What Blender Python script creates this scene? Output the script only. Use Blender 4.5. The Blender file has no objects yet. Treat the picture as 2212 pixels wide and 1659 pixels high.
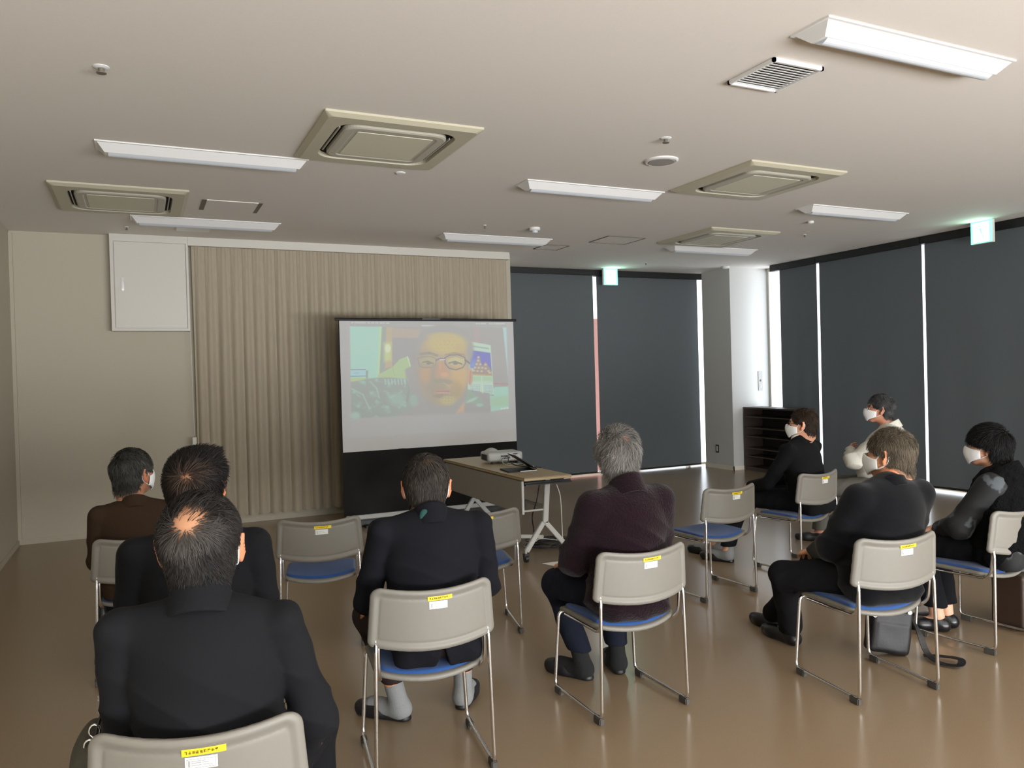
import bpy, bmesh, math, random
import numpy as np
from mathutils import Vector, Matrix

random.seed(7)
RNG = np.random.default_rng(11)
SC = bpy.context.scene
COL = SC.collection
PI = math.pi
CEIL = 2.95

# ------------------------------------------------------------------ materials
def srgb(r, g, b):
    def f(c):
        c /= 255.0
        return c / 12.92 if c <= 0.04045 else ((c + 0.055) / 1.055) ** 2.4
    return (f(r), f(g), f(b), 1.0)

def new_mat(name):
    m = bpy.data.materials.new(name)
    m.use_nodes = True
    nt = m.node_tree
    return m, nt, nt.nodes, nt.links, nt.nodes['Principled BSDF']

def mat(name, col, rough=0.5, metal=0.0, noise=None, bump=None, emit=None, spec=0.5, sheen=0.0, coat=0.0, scale2=None):
    """noise=(scale, amount) colour mottling, bump=(scale, strength, distance)"""
    m, nt, N, L, P = new_mat(name)
    P.inputs['Base Color'].default_value = col
    P.inputs['Roughness'].default_value = rough
    P.inputs['Metallic'].default_value = metal
    P.inputs['Specular IOR Level'].default_value = spec
    if sheen:
        P.inputs['Sheen Weight'].default_value = sheen
        P.inputs['Sheen Roughness'].default_value = 0.5
    if coat:
        P.inputs['Coat Weight'].default_value = coat
        P.inputs['Coat Roughness'].default_value = 0.1
    tc = N.new('ShaderNodeTexCoord')
    if noise:
        n = N.new('ShaderNodeTexNoise'); n.inputs['Scale'].default_value = noise[0]; n.inputs['Detail'].default_value = 5
        L.new(tc.outputs['Object'], n.inputs['Vector'])
        mr = N.new('ShaderNodeMapRange')
        mr.inputs['To Min'].default_value = 1 - noise[1]; mr.inputs['To Max'].default_value = 1 + noise[1]
        L.new(n.outputs['Fac'], mr.inputs['Value'])
        mx = N.new('ShaderNodeMix'); mx.data_type = 'RGBA'; mx.blend_type = 'MULTIPLY'; mx.inputs[0].default_value = 1
        mx.inputs[6].default_value = col
        L.new(mr.outputs['Result'], mx.inputs[7])
        L.new(mx.outputs[2], P.inputs['Base Color'])
    if bump:
        n = N.new('ShaderNodeTexNoise'); n.inputs['Scale'].default_value = bump[0]; n.inputs['Detail'].default_value = 4
        L.new(tc.outputs['Object'], n.inputs['Vector'])
        b = N.new('ShaderNodeBump'); b.inputs['Strength'].default_value = bump[1]; b.inputs['Distance'].default_value = bump[2]
        L.new(n.outputs['Fac'], b.inputs['Height']); L.new(b.outputs['Normal'], P.inputs['Normal'])
    if emit:
        P.inputs['Emission Color'].default_value = emit[0]
        P.inputs['Emission Strength'].default_value = emit[1]
    return m

def mat_attr(name, rough=0.6, spec=0.4, emit=0.0, base=1.0, sss=0.0, bump=None):
    m, nt, N, L, P = new_mat(name)
    a = N.new('ShaderNodeAttribute'); a.attribute_name = 'Col'
    L.new(a.outputs['Color'], P.inputs['Base Color'])
    P.inputs['Roughness'].default_value = rough
    P.inputs['Specular IOR Level'].default_value = spec
    if bump:
        tc = N.new('ShaderNodeTexCoord')
        n = N.new('ShaderNodeTexNoise'); n.inputs['Scale'].default_value = bump[0]
        L.new(tc.outputs['Object'], n.inputs['Vector'])
        b = N.new('ShaderNodeBump'); b.inputs['Strength'].default_value = bump[1]; b.inputs['Distance'].default_value = bump[2]
        L.new(n.outputs['Fac'], b.inputs['Height']); L.new(b.outputs['Normal'], P.inputs['Normal'])
    if emit:
        L.new(a.outputs['Color'], P.inputs['Emission Color'])
        P.inputs['Emission Strength'].default_value = emit
        P.inputs['Base Color'].default_value = (0.28, 0.28, 0.28, 1)
        nt.links.remove(P.inputs['Base Color'].links[0])
    return m

M = {}
M['wall'] = mat('wall_paint', srgb(180, 173, 156), 0.85, noise=(60, 0.03), bump=(220, 0.12, 0.002))
M['wall_white'] = mat('column_paint', srgb(190, 190, 187), 0.8, noise=(50, 0.03), bump=(200, 0.1, 0.002))
M['ceiling'] = mat('ceiling_board', srgb(220, 215, 208), 0.9, noise=(90, 0.03), bump=(160, 0.15, 0.002))
M['trim'] = mat('trim_white', srgb(214, 208, 192), 0.5)
M['steel_white'] = mat('painted_steel_white', srgb(200, 197, 188), 0.4)
M['cream'] = mat('cassette_cream', srgb(184, 179, 158), 0.5)
M['cream_in'] = mat('cassette_grille', srgb(174, 170, 156), 0.5)
M['cream_mid'] = mat('cassette_filter', srgb(204, 201, 180), 0.6, noise=(140, 0.05))
M['slot'] = mat('slot_dark', srgb(38, 34, 28), 0.7)
M['lamp_white'] = mat('lamp_housing', srgb(222, 222, 221), 0.35)
M['lamp_lens'] = mat('lamp_lens', srgb(196, 201, 207), 0.3)
M['grey_line'] = mat('hatch_frame', srgb(104, 98, 88), 0.6)
M['black'] = mat('black_plastic', srgb(20, 20, 21), 0.45)
M['rubber'] = mat('grey_rubber', srgb(70, 67, 62), 0.7, noise=(60, 0.1))
M['chrome'] = mat('chrome_tube', (0.82, 0.82, 0.82, 1), 0.16, metal=1.0)
M['shell'] = mat('chair_shell', srgb(118, 115, 107), 0.5, noise=(40, 0.03), bump=(500, 0.1, 0.0005))
M['blue'] = mat('blue_fabric', srgb(26, 70, 130), 0.9, noise=(300, 0.12), bump=(900, 0.5, 0.001), sheen=0.2)
M['yellow'] = mat('yellow_tape', srgb(232, 206, 30), 0.5)
M['label'] = mat('paper_label', srgb(226, 228, 226), 0.6)
M['ink'] = mat('ink_brown', srgb(96, 72, 20), 0.7)
M['inkgrey'] = mat('ink_grey', srgb(140, 142, 142), 0.7)
M['blind'] = mat('blind_cloth', srgb(80, 85, 88), 0.85, noise=(12, 0.04), bump=(900, 0.25, 0.0006))
def _translucent(m, fac, col):
    nt = m.node_tree; N, L = nt.nodes, nt.links
    o = [n for n in N if n.type == 'OUTPUT_MATERIAL'][0]; P = N['Principled BSDF']
    t = N.new('ShaderNodeBsdfTranslucent'); t.inputs['Color'].default_value = col
    mx = N.new('ShaderNodeMixShader'); mx.inputs[0].default_value = fac
    L.new(P.outputs[0], mx.inputs[1]); L.new(t.outputs[0], mx.inputs[2]); L.new(mx.outputs[0], o.inputs['Surface'])
_translucent(M['blind'], .008, srgb(160, 164, 166))
M['wood_top'] = mat('table_laminate', srgb(172, 155, 122), 0.42, noise=(14, 0.08))
M['wood_edge'] = mat('table_edge', srgb(176, 156, 120), 0.5)
M['panel'] = mat('modesty_panel', srgb(146, 143, 136), 0.6, noise=(30, 0.03))
M['leg_grey'] = mat('table_leg_paint', srgb(176, 176, 172), 0.35)
M['screen_black'] = mat('screen_border_cloth', srgb(15, 14, 12), 0.5, noise=(3, 0.25), bump=(5, 0.3, 0.02), spec=0.12)
M['proj'] = mat('projector_shell', srgb(172, 174, 170), 0.4)
M['proj_dark'] = mat('projector_port', srgb(34, 34, 36), 0.4)
M['laptop'] = mat('laptop_dark', srgb(24, 23, 22), 0.5, spec=.3)
M['silver'] = mat('silver_edge', srgb(190, 190, 190), 0.3, metal=0.6)
M['cable_w'] = mat('cable_white', srgb(205, 205, 196), 0.5)
M['cable_b'] = mat('cable_black', srgb(20, 20, 22), 0.5)
M['shelf'] = mat('shelf_dark_wood', srgb(62, 50, 43), 0.45, noise=(9, 0.15))
M['shelf_in'] = mat('shelf_back', srgb(34, 28, 25), 0.6)
M['leather'] = mat('black_leather', srgb(13, 12, 13), 0.55, noise=(30, 0.15), bump=(120, 0.35, 0.002))
M['brown_leather'] = mat('brown_leather', srgb(58, 44, 35), 0.42, noise=(14, 0.25), bump=(90, 0.35, 0.002))
M['olive'] = mat('olive_cloth', srgb(52, 50, 38), 0.8, noise=(60, 0.12), bump=(200, 0.4, 0.002))
M['paper'] = mat('white_paper', srgb(228, 226, 220), 0.7)
M['mask'] = mat('mask_cloth', srgb(240, 242, 243), 0.85)
M['eye'] = mat('eye_white', srgb(225, 220, 212), 0.2)
M['iris'] = mat('iris_dark', srgb(30, 20, 15), 0.15)
M['frame_dark'] = mat('glasses_frame', srgb(52, 30, 22), 0.3)
M['frame_metal'] = mat('glasses_metal', (0.7, 0.7, 0.7, 1), 0.2, metal=1)
M['shoe'] = mat('black_shoe', srgb(20, 20, 23), 0.5, noise=(30, 0.15))
M['shoe_shiny'] = mat('black_shoe_gloss', srgb(16, 16, 19), 0.28)
M['sock_grey'] = mat('grey_sock', srgb(128, 130, 130), 0.95, noise=(200, 0.14), bump=(260, 0.6, 0.003))
M['sock_black'] = mat('black_sock', srgb(16, 17, 18), 0.95, bump=(260, 0.5, 0.002))
M['suit_charcoal'] = mat('charcoal_suit', srgb(19, 20, 23), 0.92, noise=(120, 0.08), bump=(420, 0.3, 0.001), spec=0.2)
M['suit_black'] = mat('black_suit', srgb(14, 15, 18), 0.92, noise=(120, 0.08), bump=(420, 0.3, 0.001), spec=0.2)
M['suit_navy'] = mat('navy_suit', srgb(14, 15, 21), 0.92, noise=(120, 0.08), bump=(420, 0.3, 0.001), spec=0.2)
M['brown_jacket'] = mat('brown_tweed', srgb(52, 38, 27), 0.95, noise=(90, 0.16), bump=(300, 0.5, 0.002), spec=0.2)
M['fleece'] = mat('plum_fleece', srgb(25, 12, 18), 1.0, noise=(26, 0.22), bump=(110, 0.9, 0.006), spec=0.1, sheen=0.1)
M['fleece_dark'] = mat('plum_fleece_yoke', srgb(36, 18, 26), 1.0, noise=(26, 0.22), bump=(110, 0.9, 0.006), spec=0.1, sheen=0.3)
M['denim'] = mat('dark_navy_trouser', srgb(21, 25, 37), 0.95, noise=(80, 0.1), bump=(300, 0.3, 0.001), spec=0.2)
M['trouser_black'] = mat('black_trouser', srgb(19, 19, 22), 0.95, bump=(300, 0.3, 0.001), spec=0.15)
M['trouser_brown'] = mat('dark_brown_trouser', srgb(46, 36, 34), 0.95, bump=(300, 0.3, 0.001), spec=0.15)
M['trouser_grey'] = mat('grey_trouser', srgb(98, 96, 90), 0.95, noise=(60, 0.08), bump=(300, 0.3, 0.001), spec=0.2)
M['shirt_grey'] = mat('pale_grey_shirt', srgb(202, 200, 190), 0.9, noise=(40, 0.06), bump=(60, 0.5, 0.006), spec=0.2)
M['sweater_navy'] = mat('navy_sweater', srgb(8, 9, 13), 0.97, noise=(40, 0.15), bump=(200, 0.5, 0.002), spec=0.15, sheen=0.1)
M['shirt_white'] = mat('white_shirt', srgb(226, 226, 222), 0.8)
M['fur_black'] = mat('black_fur_vest', srgb(12, 12, 13), 1.0, bump=(90, 1.0, 0.01), spec=0.1)
M['fringe'] = mat('grey_collar_knit', srgb(44, 46, 50), 0.95, noise=(90, 0.2), bump=(120, 0.8, 0.004))
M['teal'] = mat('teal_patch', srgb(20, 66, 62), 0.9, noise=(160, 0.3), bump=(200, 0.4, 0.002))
M['skin'] = mat_attr('skin', 0.5, 0.35, bump=(180, 0.12, 0.0015))
M['hair'] = mat_attr('hair_strands', 0.62, 0.18)

def _pattern():
    m, nt, N, L, P = new_mat('leaf_print_cloth')
    tc = N.new('ShaderNodeTexCoord')
    v = N.new('ShaderNodeTexVoronoi'); v.inputs['Scale'].default_value = 9; v.inputs['Randomness'].default_value = 1
    L.new(tc.outputs['Object'], v.inputs['Vector'])
    n = N.new('ShaderNodeTexNoise'); n.inputs['Scale'].default_value = 18
    L.new(tc.outputs['Object'], n.inputs['Vector'])
    ad = N.new('ShaderNodeMath'); ad.operation = 'ADD'
    L.new(v.outputs['Distance'], ad.inputs[0]); L.new(n.outputs['Fac'], ad.inputs[1])
    r = N.new('ShaderNodeValToRGB')
    r.color_ramp.elements[0].position = 0.77; r.color_ramp.elements[0].color = srgb(70, 76, 80)
    r.color_ramp.elements[1].position = 0.86; r.color_ramp.elements[1].color = srgb(15, 16, 18)
    L.new(ad.outputs[0], r.inputs['Fac']); L.new(r.outputs['Color'], P.inputs['Base Color'])
    P.inputs['Roughness'].default_value = 0.8
    return m
M['leaf_print'] = _pattern()

def _floor():
    m, nt, N, L, P = new_mat('vinyl_floor')
    tc = N.new('ShaderNodeTexCoord')
    n = N.new('ShaderNodeTexNoise'); n.inputs['Scale'].default_value = 420; n.inputs['Detail'].default_value = 3
    L.new(tc.outputs['Object'], n.inputs['Vector'])
    r = N.new('ShaderNodeValToRGB')
    r.color_ramp.elements[0].position = 0.35; r.color_ramp.elements[0].color = srgb(136, 117, 94)
    r.color_ramp.elements[1].position = 0.65; r.color_ramp.elements[1].color = srgb(154, 134, 109)
    L.new(n.outputs['Fac'], r.inputs['Fac']); L.new(r.outputs['Color'], P.inputs['Base Color'])
    P.inputs['Roughness'].default_value = 0.22
    P.inputs['Specular IOR Level'].default_value = 0.55
    return m
M['floor'] = _floor()

def _curtain():
    m, nt, N, L, P = new_mat('curtain_weave')
    tc = N.new('ShaderNodeTexCoord')
    mp = N.new('ShaderNodeMapping'); mp.inputs['Scale'].default_value = (120, 120, 6)
    L.new(tc.outputs['Object'], mp.inputs['Vector'])
    n = N.new('ShaderNodeTexNoise'); n.inputs['Scale'].default_value = 1.5; n.inputs['Detail'].default_value = 5
    L.new(mp.outputs['Vector'], n.inputs['Vector'])
    r = N.new('ShaderNodeValToRGB')
    r.color_ramp.elements[0].position = 0.3; r.color_ramp.elements[0].color = srgb(162, 151, 132)
    r.color_ramp.elements[1].position = 0.7; r.color_ramp.elements[1].color = srgb(171, 160, 141)
    L.new(n.outputs['Fac'], r.inputs['Fac']); L.new(r.outputs['Color'], P.inputs['Base Color'])
    P.inputs['Roughness'].default_value = 0.9; P.inputs['Sheen Weight'].default_value = 0.15
    return m
M['curtain'] = _curtain()

def _glass():
    m = bpy.data.materials.new('window_glass'); m.use_nodes = True
    nt = m.node_tree; nt.nodes.clear()
    o = nt.nodes.new('ShaderNodeOutputMaterial'); mx = nt.nodes.new('ShaderNodeMixShader')
    t = nt.nodes.new('ShaderNodeBsdfTransparent'); g = nt.nodes.new('ShaderNodeBsdfGlossy'); g.inputs['Roughness'].default_value = 0.02
    mx.inputs[0].default_value = 0.05
    nt.links.new(t.outputs[0], mx.inputs[1]); nt.links.new(g.outputs[0], mx.inputs[2])
    nt.links.new(mx.outputs[0], o.inputs[0])
    return m
M['glass'] = _glass()

# ------------------------------------------------------------------ mesh helpers
def link(name, me, m, parent=None, smooth=False):
    o = bpy.data.objects.new(name, me)
    COL.objects.link(o)
    if m is not None:
        me.materials.append(M[m] if isinstance(m, str) else m)
    if smooth:
        me.polygons.foreach_set('use_smooth', [True] * len(me.polygons))
    if parent is not None:
        o.parent = parent
    return o

class MB:
    def __init__(s):
        s.v = []; s.f = []
    def add(s, v, f):
        n = len(s.v); s.v += [tuple(p) for p in v]; s.f += [tuple(i + n for i in q) for q in f]
        return s
    def box(s, x0, x1, y0, y1, z0, z1, T=None):
        v = [(x, y, z) for z in (z0, z1) for y in (y0, y1) for x in (x0, x1)]
        if T is not None: v = [tuple(T @ Vector(p)) for p in v]
        return s.add(v, [(0, 2, 3, 1), (4, 5, 7, 6), (0, 1, 5, 4), (2, 6, 7, 3), (0, 4, 6, 2), (1, 3, 7, 5)])
    def tube(s, pts, r, n=8, cap=True):
        pts = [Vector(p) for p in pts]
        rs = r if isinstance(r, (list, tuple)) else [r] * len(pts)
        up = None; rings = []
        for i, p in enumerate(pts):
            a = pts[max(i - 1, 0)]; b = pts[min(i + 1, len(pts) - 1)]
            t = (b - a).normalized()
            if up is None:
                up = Vector((0, 0, 1)) if abs(t.z) < 0.9 else Vector((1, 0, 0))
            x = t.cross(up); 
            if x.length < 1e-4: x = t.orthogonal()
            x.normalize(); y = x.cross(t); up = y
            rings.append([p + (x * math.cos(2 * PI * k / n) + y * math.sin(2 * PI * k / n)) * rs[i] for k in range(n)])
        v = [q for R in rings for q in R]; f = []
        for i in range(len(rings) - 1):
            for k in range(n):
                f.append((i * n + k, i * n + (k + 1) % n, (i + 1) * n + (k + 1) % n, (i + 1) * n + k))
        if cap:
            f.append(tuple(range(n - 1, -1, -1))); f.append(tuple((len(rings) - 1) * n + k for k in range(n)))
        return s.add(v, f)
    def lathe(s, c, prof, n=24, axis='z'):
        """prof: list of (radius, height)"""
        v = []; f = []
        for (r, h) in prof:
            for k in range(n):
                a = 2 * PI * k / n
                p = (r * math.cos(a), r * math.sin(a), h)
                if axis == 'y': p = (p[0], p[2], p[1])
                if axis == 'x': p = (p[2], p[0], p[1])
                v.append((c[0] + p[0], c[1] + p[1], c[2] + p[2]))
        for i in range(len(prof) - 1):
            for k in range(n):
                f.append((i * n + k, i * n + (k + 1) % n, (i + 1) * n + (k + 1) % n, (i + 1) * n + k))
        f.append(tuple(range(n - 1, -1, -1))); f.append(tuple((len(prof) - 1) * n + k for k in range(n)))
        return s.add(v, f)
    def me(s, name, bevel=0, seg=2):
        me = bpy.data.meshes.new(name); me.from_pydata(s.v, [], s.f)
        bm = bmesh.new(); bm.from_mesh(me)
        bmesh.ops.recalc_face_normals(bm, faces=bm.faces)
        if bevel:
            bmesh.ops.bevel(bm, geom=list(bm.edges), offset=bevel, segments=seg, affect='EDGES', clamp_overlap=True)
        bm.to_mesh(me); bm.free(); me.update()
        return me
    def obj(s, name, m, parent=None, bevel=0, smooth=False, seg=2):
        return link(name, s.me(name, bevel, seg), m, parent, smooth)

def curve_pts(ctrl, n=10):
    """Catmull-Rom through control points"""
    P = [Vector(c) for c in ctrl]; P = [P[0] * 2 - P[1]] + P + [P[-1] * 2 - P[-2]]; out = []
    for i in range(1, len(P) - 2):
        for k in range(n):
            t = k / n; a, b, c, d = P[i - 1], P[i], P[i + 1], P[i + 2]
            out.append(0.5 * ((2 * b) + (c - a) * t + (2 * a - 5 * b + 4 * c - d) * t * t + (3 * b - a - 3 * c + d) * t ** 3))
    out.append(P[-2]); return out

def fillet(ctrl, r=0.03, n=5):
    P = [Vector(c) for c in ctrl]; out = [P[0]]
    for i in range(1, len(P) - 1):
        a = (P[i - 1] - P[i]); b = (P[i + 1] - P[i]); ra = min(r, a.length * .45, b.length * .45)
        p0 = P[i] + a.normalized() * ra; p2 = P[i] + b.normalized() * ra
        for k in range(n + 1):
            t = k / n; out.append(p0 * (1 - t) ** 2 + P[i] * 2 * t * (1 - t) + p2 * t * t)
    out.append(P[-1]); return out

def tag(o, label=None, cat=None, group=None, kind=None):
    if label: o['label'] = label
    if cat: o['category'] = cat
    if group: o['group'] = group
    if kind: o['kind'] = kind
    return o

def thing(name, label, cat, loc=(0, 0, 0), rz=0.0, group=None):
    o = bpy.data.objects.new(name, None); COL.objects.link(o)
    o.empty_display_size = 0.1
    o.location = loc; o.rotation_euler = (0, 0, rz)
    return tag(o, label, cat, group)

def struct(name, mb, m, parent=None, label=None, bevel=0):
    o = mb.obj(name, m, parent, bevel)
    if parent is None: o['kind'] = 'structure'
    if label: o['label'] = label
    return o

def np_mesh(name, V, F, m, parent=None, col=None):
    me = bpy.data.meshes.new(name)
    nv, nf = len(V), len(F); k = F.shape[1]
    me.vertices.add(nv); me.loops.add(nf * k); me.polygons.add(nf)
    me.vertices.foreach_set('co', np.ascontiguousarray(V, dtype=np.float32).ravel())
    me.loops.foreach_set('vertex_index', np.ascontiguousarray(F, dtype=np.int32).ravel())
    me.polygons.foreach_set('loop_start', np.arange(0, nf * k, k, dtype=np.int32))
    me.polygons.foreach_set('loop_total', np.full(nf, k, dtype=np.int32))
    me.polygons.foreach_set('use_smooth', np.ones(nf, dtype=bool))
    me.update(calc_edges=True); me.validate()
    if col is not None:
        ca = me.color_attributes.new('Col', 'FLOAT_COLOR', 'POINT')
        c4 = np.ones((nv, 4), np.float32); c4[:, :3] = col
        ca.data.foreach_set('color', c4.ravel())
    o = bpy.data.objects.new(name, me); COL.objects.link(o)
    me.materials.append(M[m])
    if parent is not None: o.parent = parent
    return o

# ------------------------------------------------------------------ signed-distance modelling
def A(*v): return np.array(v, dtype=np.float64)

def smin(a, b, k):
    h = np.maximum(k - np.abs(a - b), 0) / k
    return np.minimum(a, b) - h * h * k * 0.25
def smax(a, b, k): return -smin(-a, -b, k)

class Sdf:
    def __init__(s): s.p = []; s.post = []
    def cap(s, a, b, ra, rb=None, k=0.02, op='u', sc=None):
        a = A(*a); b = A(*b); rb = ra if rb is None else rb
        ba = b - a; L2 = max(ba @ ba, 1e-9)
        def f(p):
            pa = p - a; t = np.clip(pa @ ba / L2, 0, 1)
            return np.sqrt(((pa - t[..., None] * ba) ** 2).sum(-1)) - (ra + (rb - ra) * t)
        s.p.append((f, (a + b) / 2, np.sqrt(L2) / 2 + max(ra, rb), k, op)); return s
    def ell(s, c, r, R=None, k=0.02, op='u'):
        c = A(*c); r = A(*r)
        def f(p):
            q = p - c
            if R is not None: q = q @ R
            k0 = np.sqrt(((q / r) ** 2).sum(-1)); k1 = np.sqrt(((q / (r * r)) ** 2).sum(-1))
            return k0 * (k0 - 1) / np.maximum(k1, 1e-6)
        s.p.append((f, c, r.max(), k, op)); return s
    def box(s, c, h, r=0.01, R=None, k=0.01, op='u'):
        c = A(*c); h = A(*h) - r
        def f(p):
            q = p - c
            if R is not None: q = q @ R
            q = np.abs(q) - h
            return np.sqrt((np.maximum(q, 0) ** 2).sum(-1)) + np.minimum(q.max(-1), 0) - r
        s.p.append((f, c, np.linalg.norm(h) + r, k, op)); return s
    def merge(s, other, R, t, sc):
        """add the primitives of another Sdf, placed by p = R q * sc + t"""
        for (f, c, br, k, op) in other.p:
            def g(p, f=f): return f(((p - t) @ R) / sc) * sc
            s.p.append((g, (R @ c) * sc + t, br * sc, k * sc, op))
        return s
    def ev(s, p):
        d = np.full(p.shape[:-1], 1.0)
        for (f, c, br, k, op) in s.p:
            v = f(p)
            d = smin(d, v, k) if op == 'u' else smax(d, -v, k)
        for g in s.post: d = g(p, d)
        return d
    def mesh(s, h):
        un = [q for q in s.p if q[4] == 'u']
        lo = np.min([c - br for (_, c, br, _, _) in un], axis=0) - 3 * h
        hi = np.max([c + br for (_, c, br, _, _) in un], axis=0) + 3 * h
        B = 8
        nb = np.ceil((hi - lo) / (h * B)).astype(int)
        n = nb * B
        bi = np.stack(np.meshgrid(*[np.arange(k) for k in nb], indexing='ij'), -1).reshape(-1, 3)
        ctr = lo + (bi + 0.5) * B * h - h / 2
        dc = s.ev(ctr)
        hd = B * h * 0.87
        act = np.abs(dc) < hd * 1.5 + 0.012
        G = np.full(n, 0.5, np.float32)
        G6 = G.reshape(nb[0], B, nb[1], B, nb[2], B).transpose(0, 2, 4, 1, 3, 5)
        ins = (~act) & (dc < 0)
        G6[bi[ins, 0], bi[ins, 1], bi[ins, 2]] = -0.5
        ba = bi[act]; ca = ctr[act]
        off = np.stack(np.meshgrid(*[np.arange(B)] * 3, indexing='ij'), -1).reshape(-1, 3) * h
        base = lo + ba * B * h
        D = np.full((len(ba), B ** 3), 1.0)
        P = (base[:, None, :] + off[None]).astype(np.float64)
        for (f, c, br, k, op) in s.p:
            w = np.linalg.norm(ca - c, axis=1) < br + hd + k + 0.01
            if not w.any(): continue
            v = f(P[w])
            D[w] = smin(D[w], v, k) if op == 'u' else smax(D[w], -v, k)
        for g in s.post: D = g(P, D)
        G6[ba[:, 0], ba[:, 1], ba[:, 2]] = D.reshape(-1, B, B, B)
        G = G6.transpose(0, 3, 1, 4, 2, 5).reshape(n)
        S = G < 0
        c8 = np.zeros(tuple(n - 1), np.uint8)
        for a in (0, 1):
            for b in (0, 1):
                for c in (0, 1):
                    c8 += S[a:n[0] - 1 + a, b:n[1] - 1 + b, c:n[2] - 1 + c]
        I = np.argwhere((c8 > 0) & (c8 < 8))
        idm = np.full(tuple(n), -1, np.int32); idm[I[:, 0], I[:, 1], I[:, 2]] = np.arange(len(I))
        corner = [(a, b, c) for a in (0, 1) for b in (0, 1) for c in (0, 1)]
        cv = {q: G[I[:, 0] + q[0], I[:, 1] + q[1], I[:, 2] + q[2]] for q in corner}
        acc = np.zeros((len(I), 3)); cnt = np.zeros(len(I))
        for q in corner:
            for ax in range(3):
                if q[ax] == 0:
                    q2 = list(q); q2[ax] = 1; q2 = tuple(q2)
                    a = cv[q]; b = cv[q2]; m = (a < 0) != (b < 0)
                    t = np.where(m, a / np.where(m, a - b, 1), 0)
                    pt = np.tile(np.array(q, float), (len(I), 1)); pt[:, ax] = t
                    acc[m] += pt[m]; cnt[m] += 1
        V = lo + (I + acc / cnt[:, None]) * h
        F = []
        for ax in range(3):
            sl0 = [slice(None)] * 3; sl1 = [slice(None)] * 3
            sl0[ax] = slice(0, n[ax] - 1); sl1[ax] = slice(1, n[ax])
            E = np.argwhere(S[tuple(sl0)] != S[tuple(sl1)])
            u, w = [(1, 2), (2, 0), (0, 1)][ax]
            E = E[(E[:, u] > 0) & (E[:, w] > 0)]
            neg = S[E[:, 0], E[:, 1], E[:, 2]]
            def at(du, dw):
                q = E.copy(); q[:, u] += du; q[:, w] += dw
                return idm[q[:, 0], q[:, 1], q[:, 2]]
            f = np.stack([at(-1, -1), at(0, -1), at(0, 0), at(-1, 0)], 1)
            f[~neg] = f[~neg][:, ::-1]
            F.append(f)
        F = np.concatenate(F); F = F[(F >= 0).all(1)]
        # one light relaxation
        e = np.concatenate([F[:, [0, 1]], F[:, [1, 2]], F[:, [2, 3]], F[:, [3, 0]]])
        for _ in range(1):
            sm = np.zeros_like(V); c = np.zeros(len(V))
            for ax in range(3):
                sm[:, ax] = np.bincount(e[:, 0], V[e[:, 1], ax], len(V)) + np.bincount(e[:, 1], V[e[:, 0], ax], len(V))
            c = np.bincount(e[:, 0], minlength=len(V)) + np.bincount(e[:, 1], minlength=len(V))
            V = V * 0.5 + 0.5 * sm / np.maximum(c, 1)[:, None]
        return V, F

def wav(p, f, seed=0.0):
    x, y, z = p[..., 0] * f + seed, p[..., 1] * f + seed * 1.7, p[..., 2] * f + seed * 0.6
    return (np.sin(x * 1.1 + 1.3 * np.sin(y * .9 + z * .4)) + np.sin(z * 1.3 + 1.1 * np.sin(x * .8 - y * .6)) + np.sin(y * 1.2 + z * .7 + 1.2 * np.sin(x * .7))) / 3
def folds(p, f, seed, dirv):
    """cloth folds: ridges running along a slanted direction"""
    u = p @ np.array(dirv) * f
    w = u + 1.4 * wav(p, f * 0.22, seed)
    return np.abs(np.sin(w)) ** 0.7 - 0.6

WORLD, REAR, SIDE, FAR = 3.0, 1660.0, 150.0, 420.0
# ================================================================== THE ROOM
XL, XR = -1.07, 8.50          # left wall, window wall (glass line)
YF, YW = 8.60, 9.85           # curtain wall, far window line
YB = -3.6                     # wall behind the camera
struct('floor', MB().box(XL - 0.1, XR + 0.1, YB - 0.1, YW + 0.1, -0.12, 0), 'floor')
struct('ceiling', MB().box(XL - 0.1, XR + 0.1, YB - 0.1, YW + 0.1, CEIL, CEIL + 0.15), 'ceiling')
struct('wall_left', MB().box(XL - 0.12, XL, YB, YF, 0, CEIL), 'wall')
struct('wall_front', MB().box(XL - 0.12, 4.12, YF, YF + 0.14, 0, CEIL), 'wall')
struct('wall_return', MB().box(3.98, 4.12, YF + 0.14, YW + 0.1, 0, CEIL), 'wall')
# column in the corner between the two runs of windows
struct('wall_column', MB().box(7.755, XR + 0.1, 8.84, 9.46, 0, CEIL), 'wall_white')
struct('wall_corner', MB().box(8.42, XR + 0.1, 9.46, YW + 0.1, 0, CEIL), 'wall_white')
struct('baseboard_column', MB().box(7.745, 8.5, 8.83, 8.842, 0, 0.06).box(7.745, 7.757, 8.83, 9.46, 0, 0.06), 'trim')
struct('baseboard_front', MB().box(XL, 4.12, YF - 0.006, YF, 0, 0.05), 'wall')
struct('baseboard_left', MB().box(XL, XL + 0.008, YB, YF, 0, 0.05), 'wall')
struct('trim_1', MB().box(XL, XL + 0.03, YF - 0.03, YF, 0.05, CEIL - 0.02), 'wall')
# wall behind the camera, with a wide window that lets the daylight in
bk = MB()
bk.box(XL, -0.6, YB - 0.12, YB, 0, CEIL).box(7.6, XR, YB - 0.12, YB, 0, CEIL)
bk.box(-0.6, 7.6, YB - 0.12, YB, 0, 0.06).box(-0.6, 7.6, YB - 0.12, YB, 2.86, CEIL)
struct('wall_back', bk, 'wall')
struct('wall_right', MB().box(XR - 0.1, XR + 0.1, YB, 1.2, 0, CEIL), 'wall')

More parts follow.
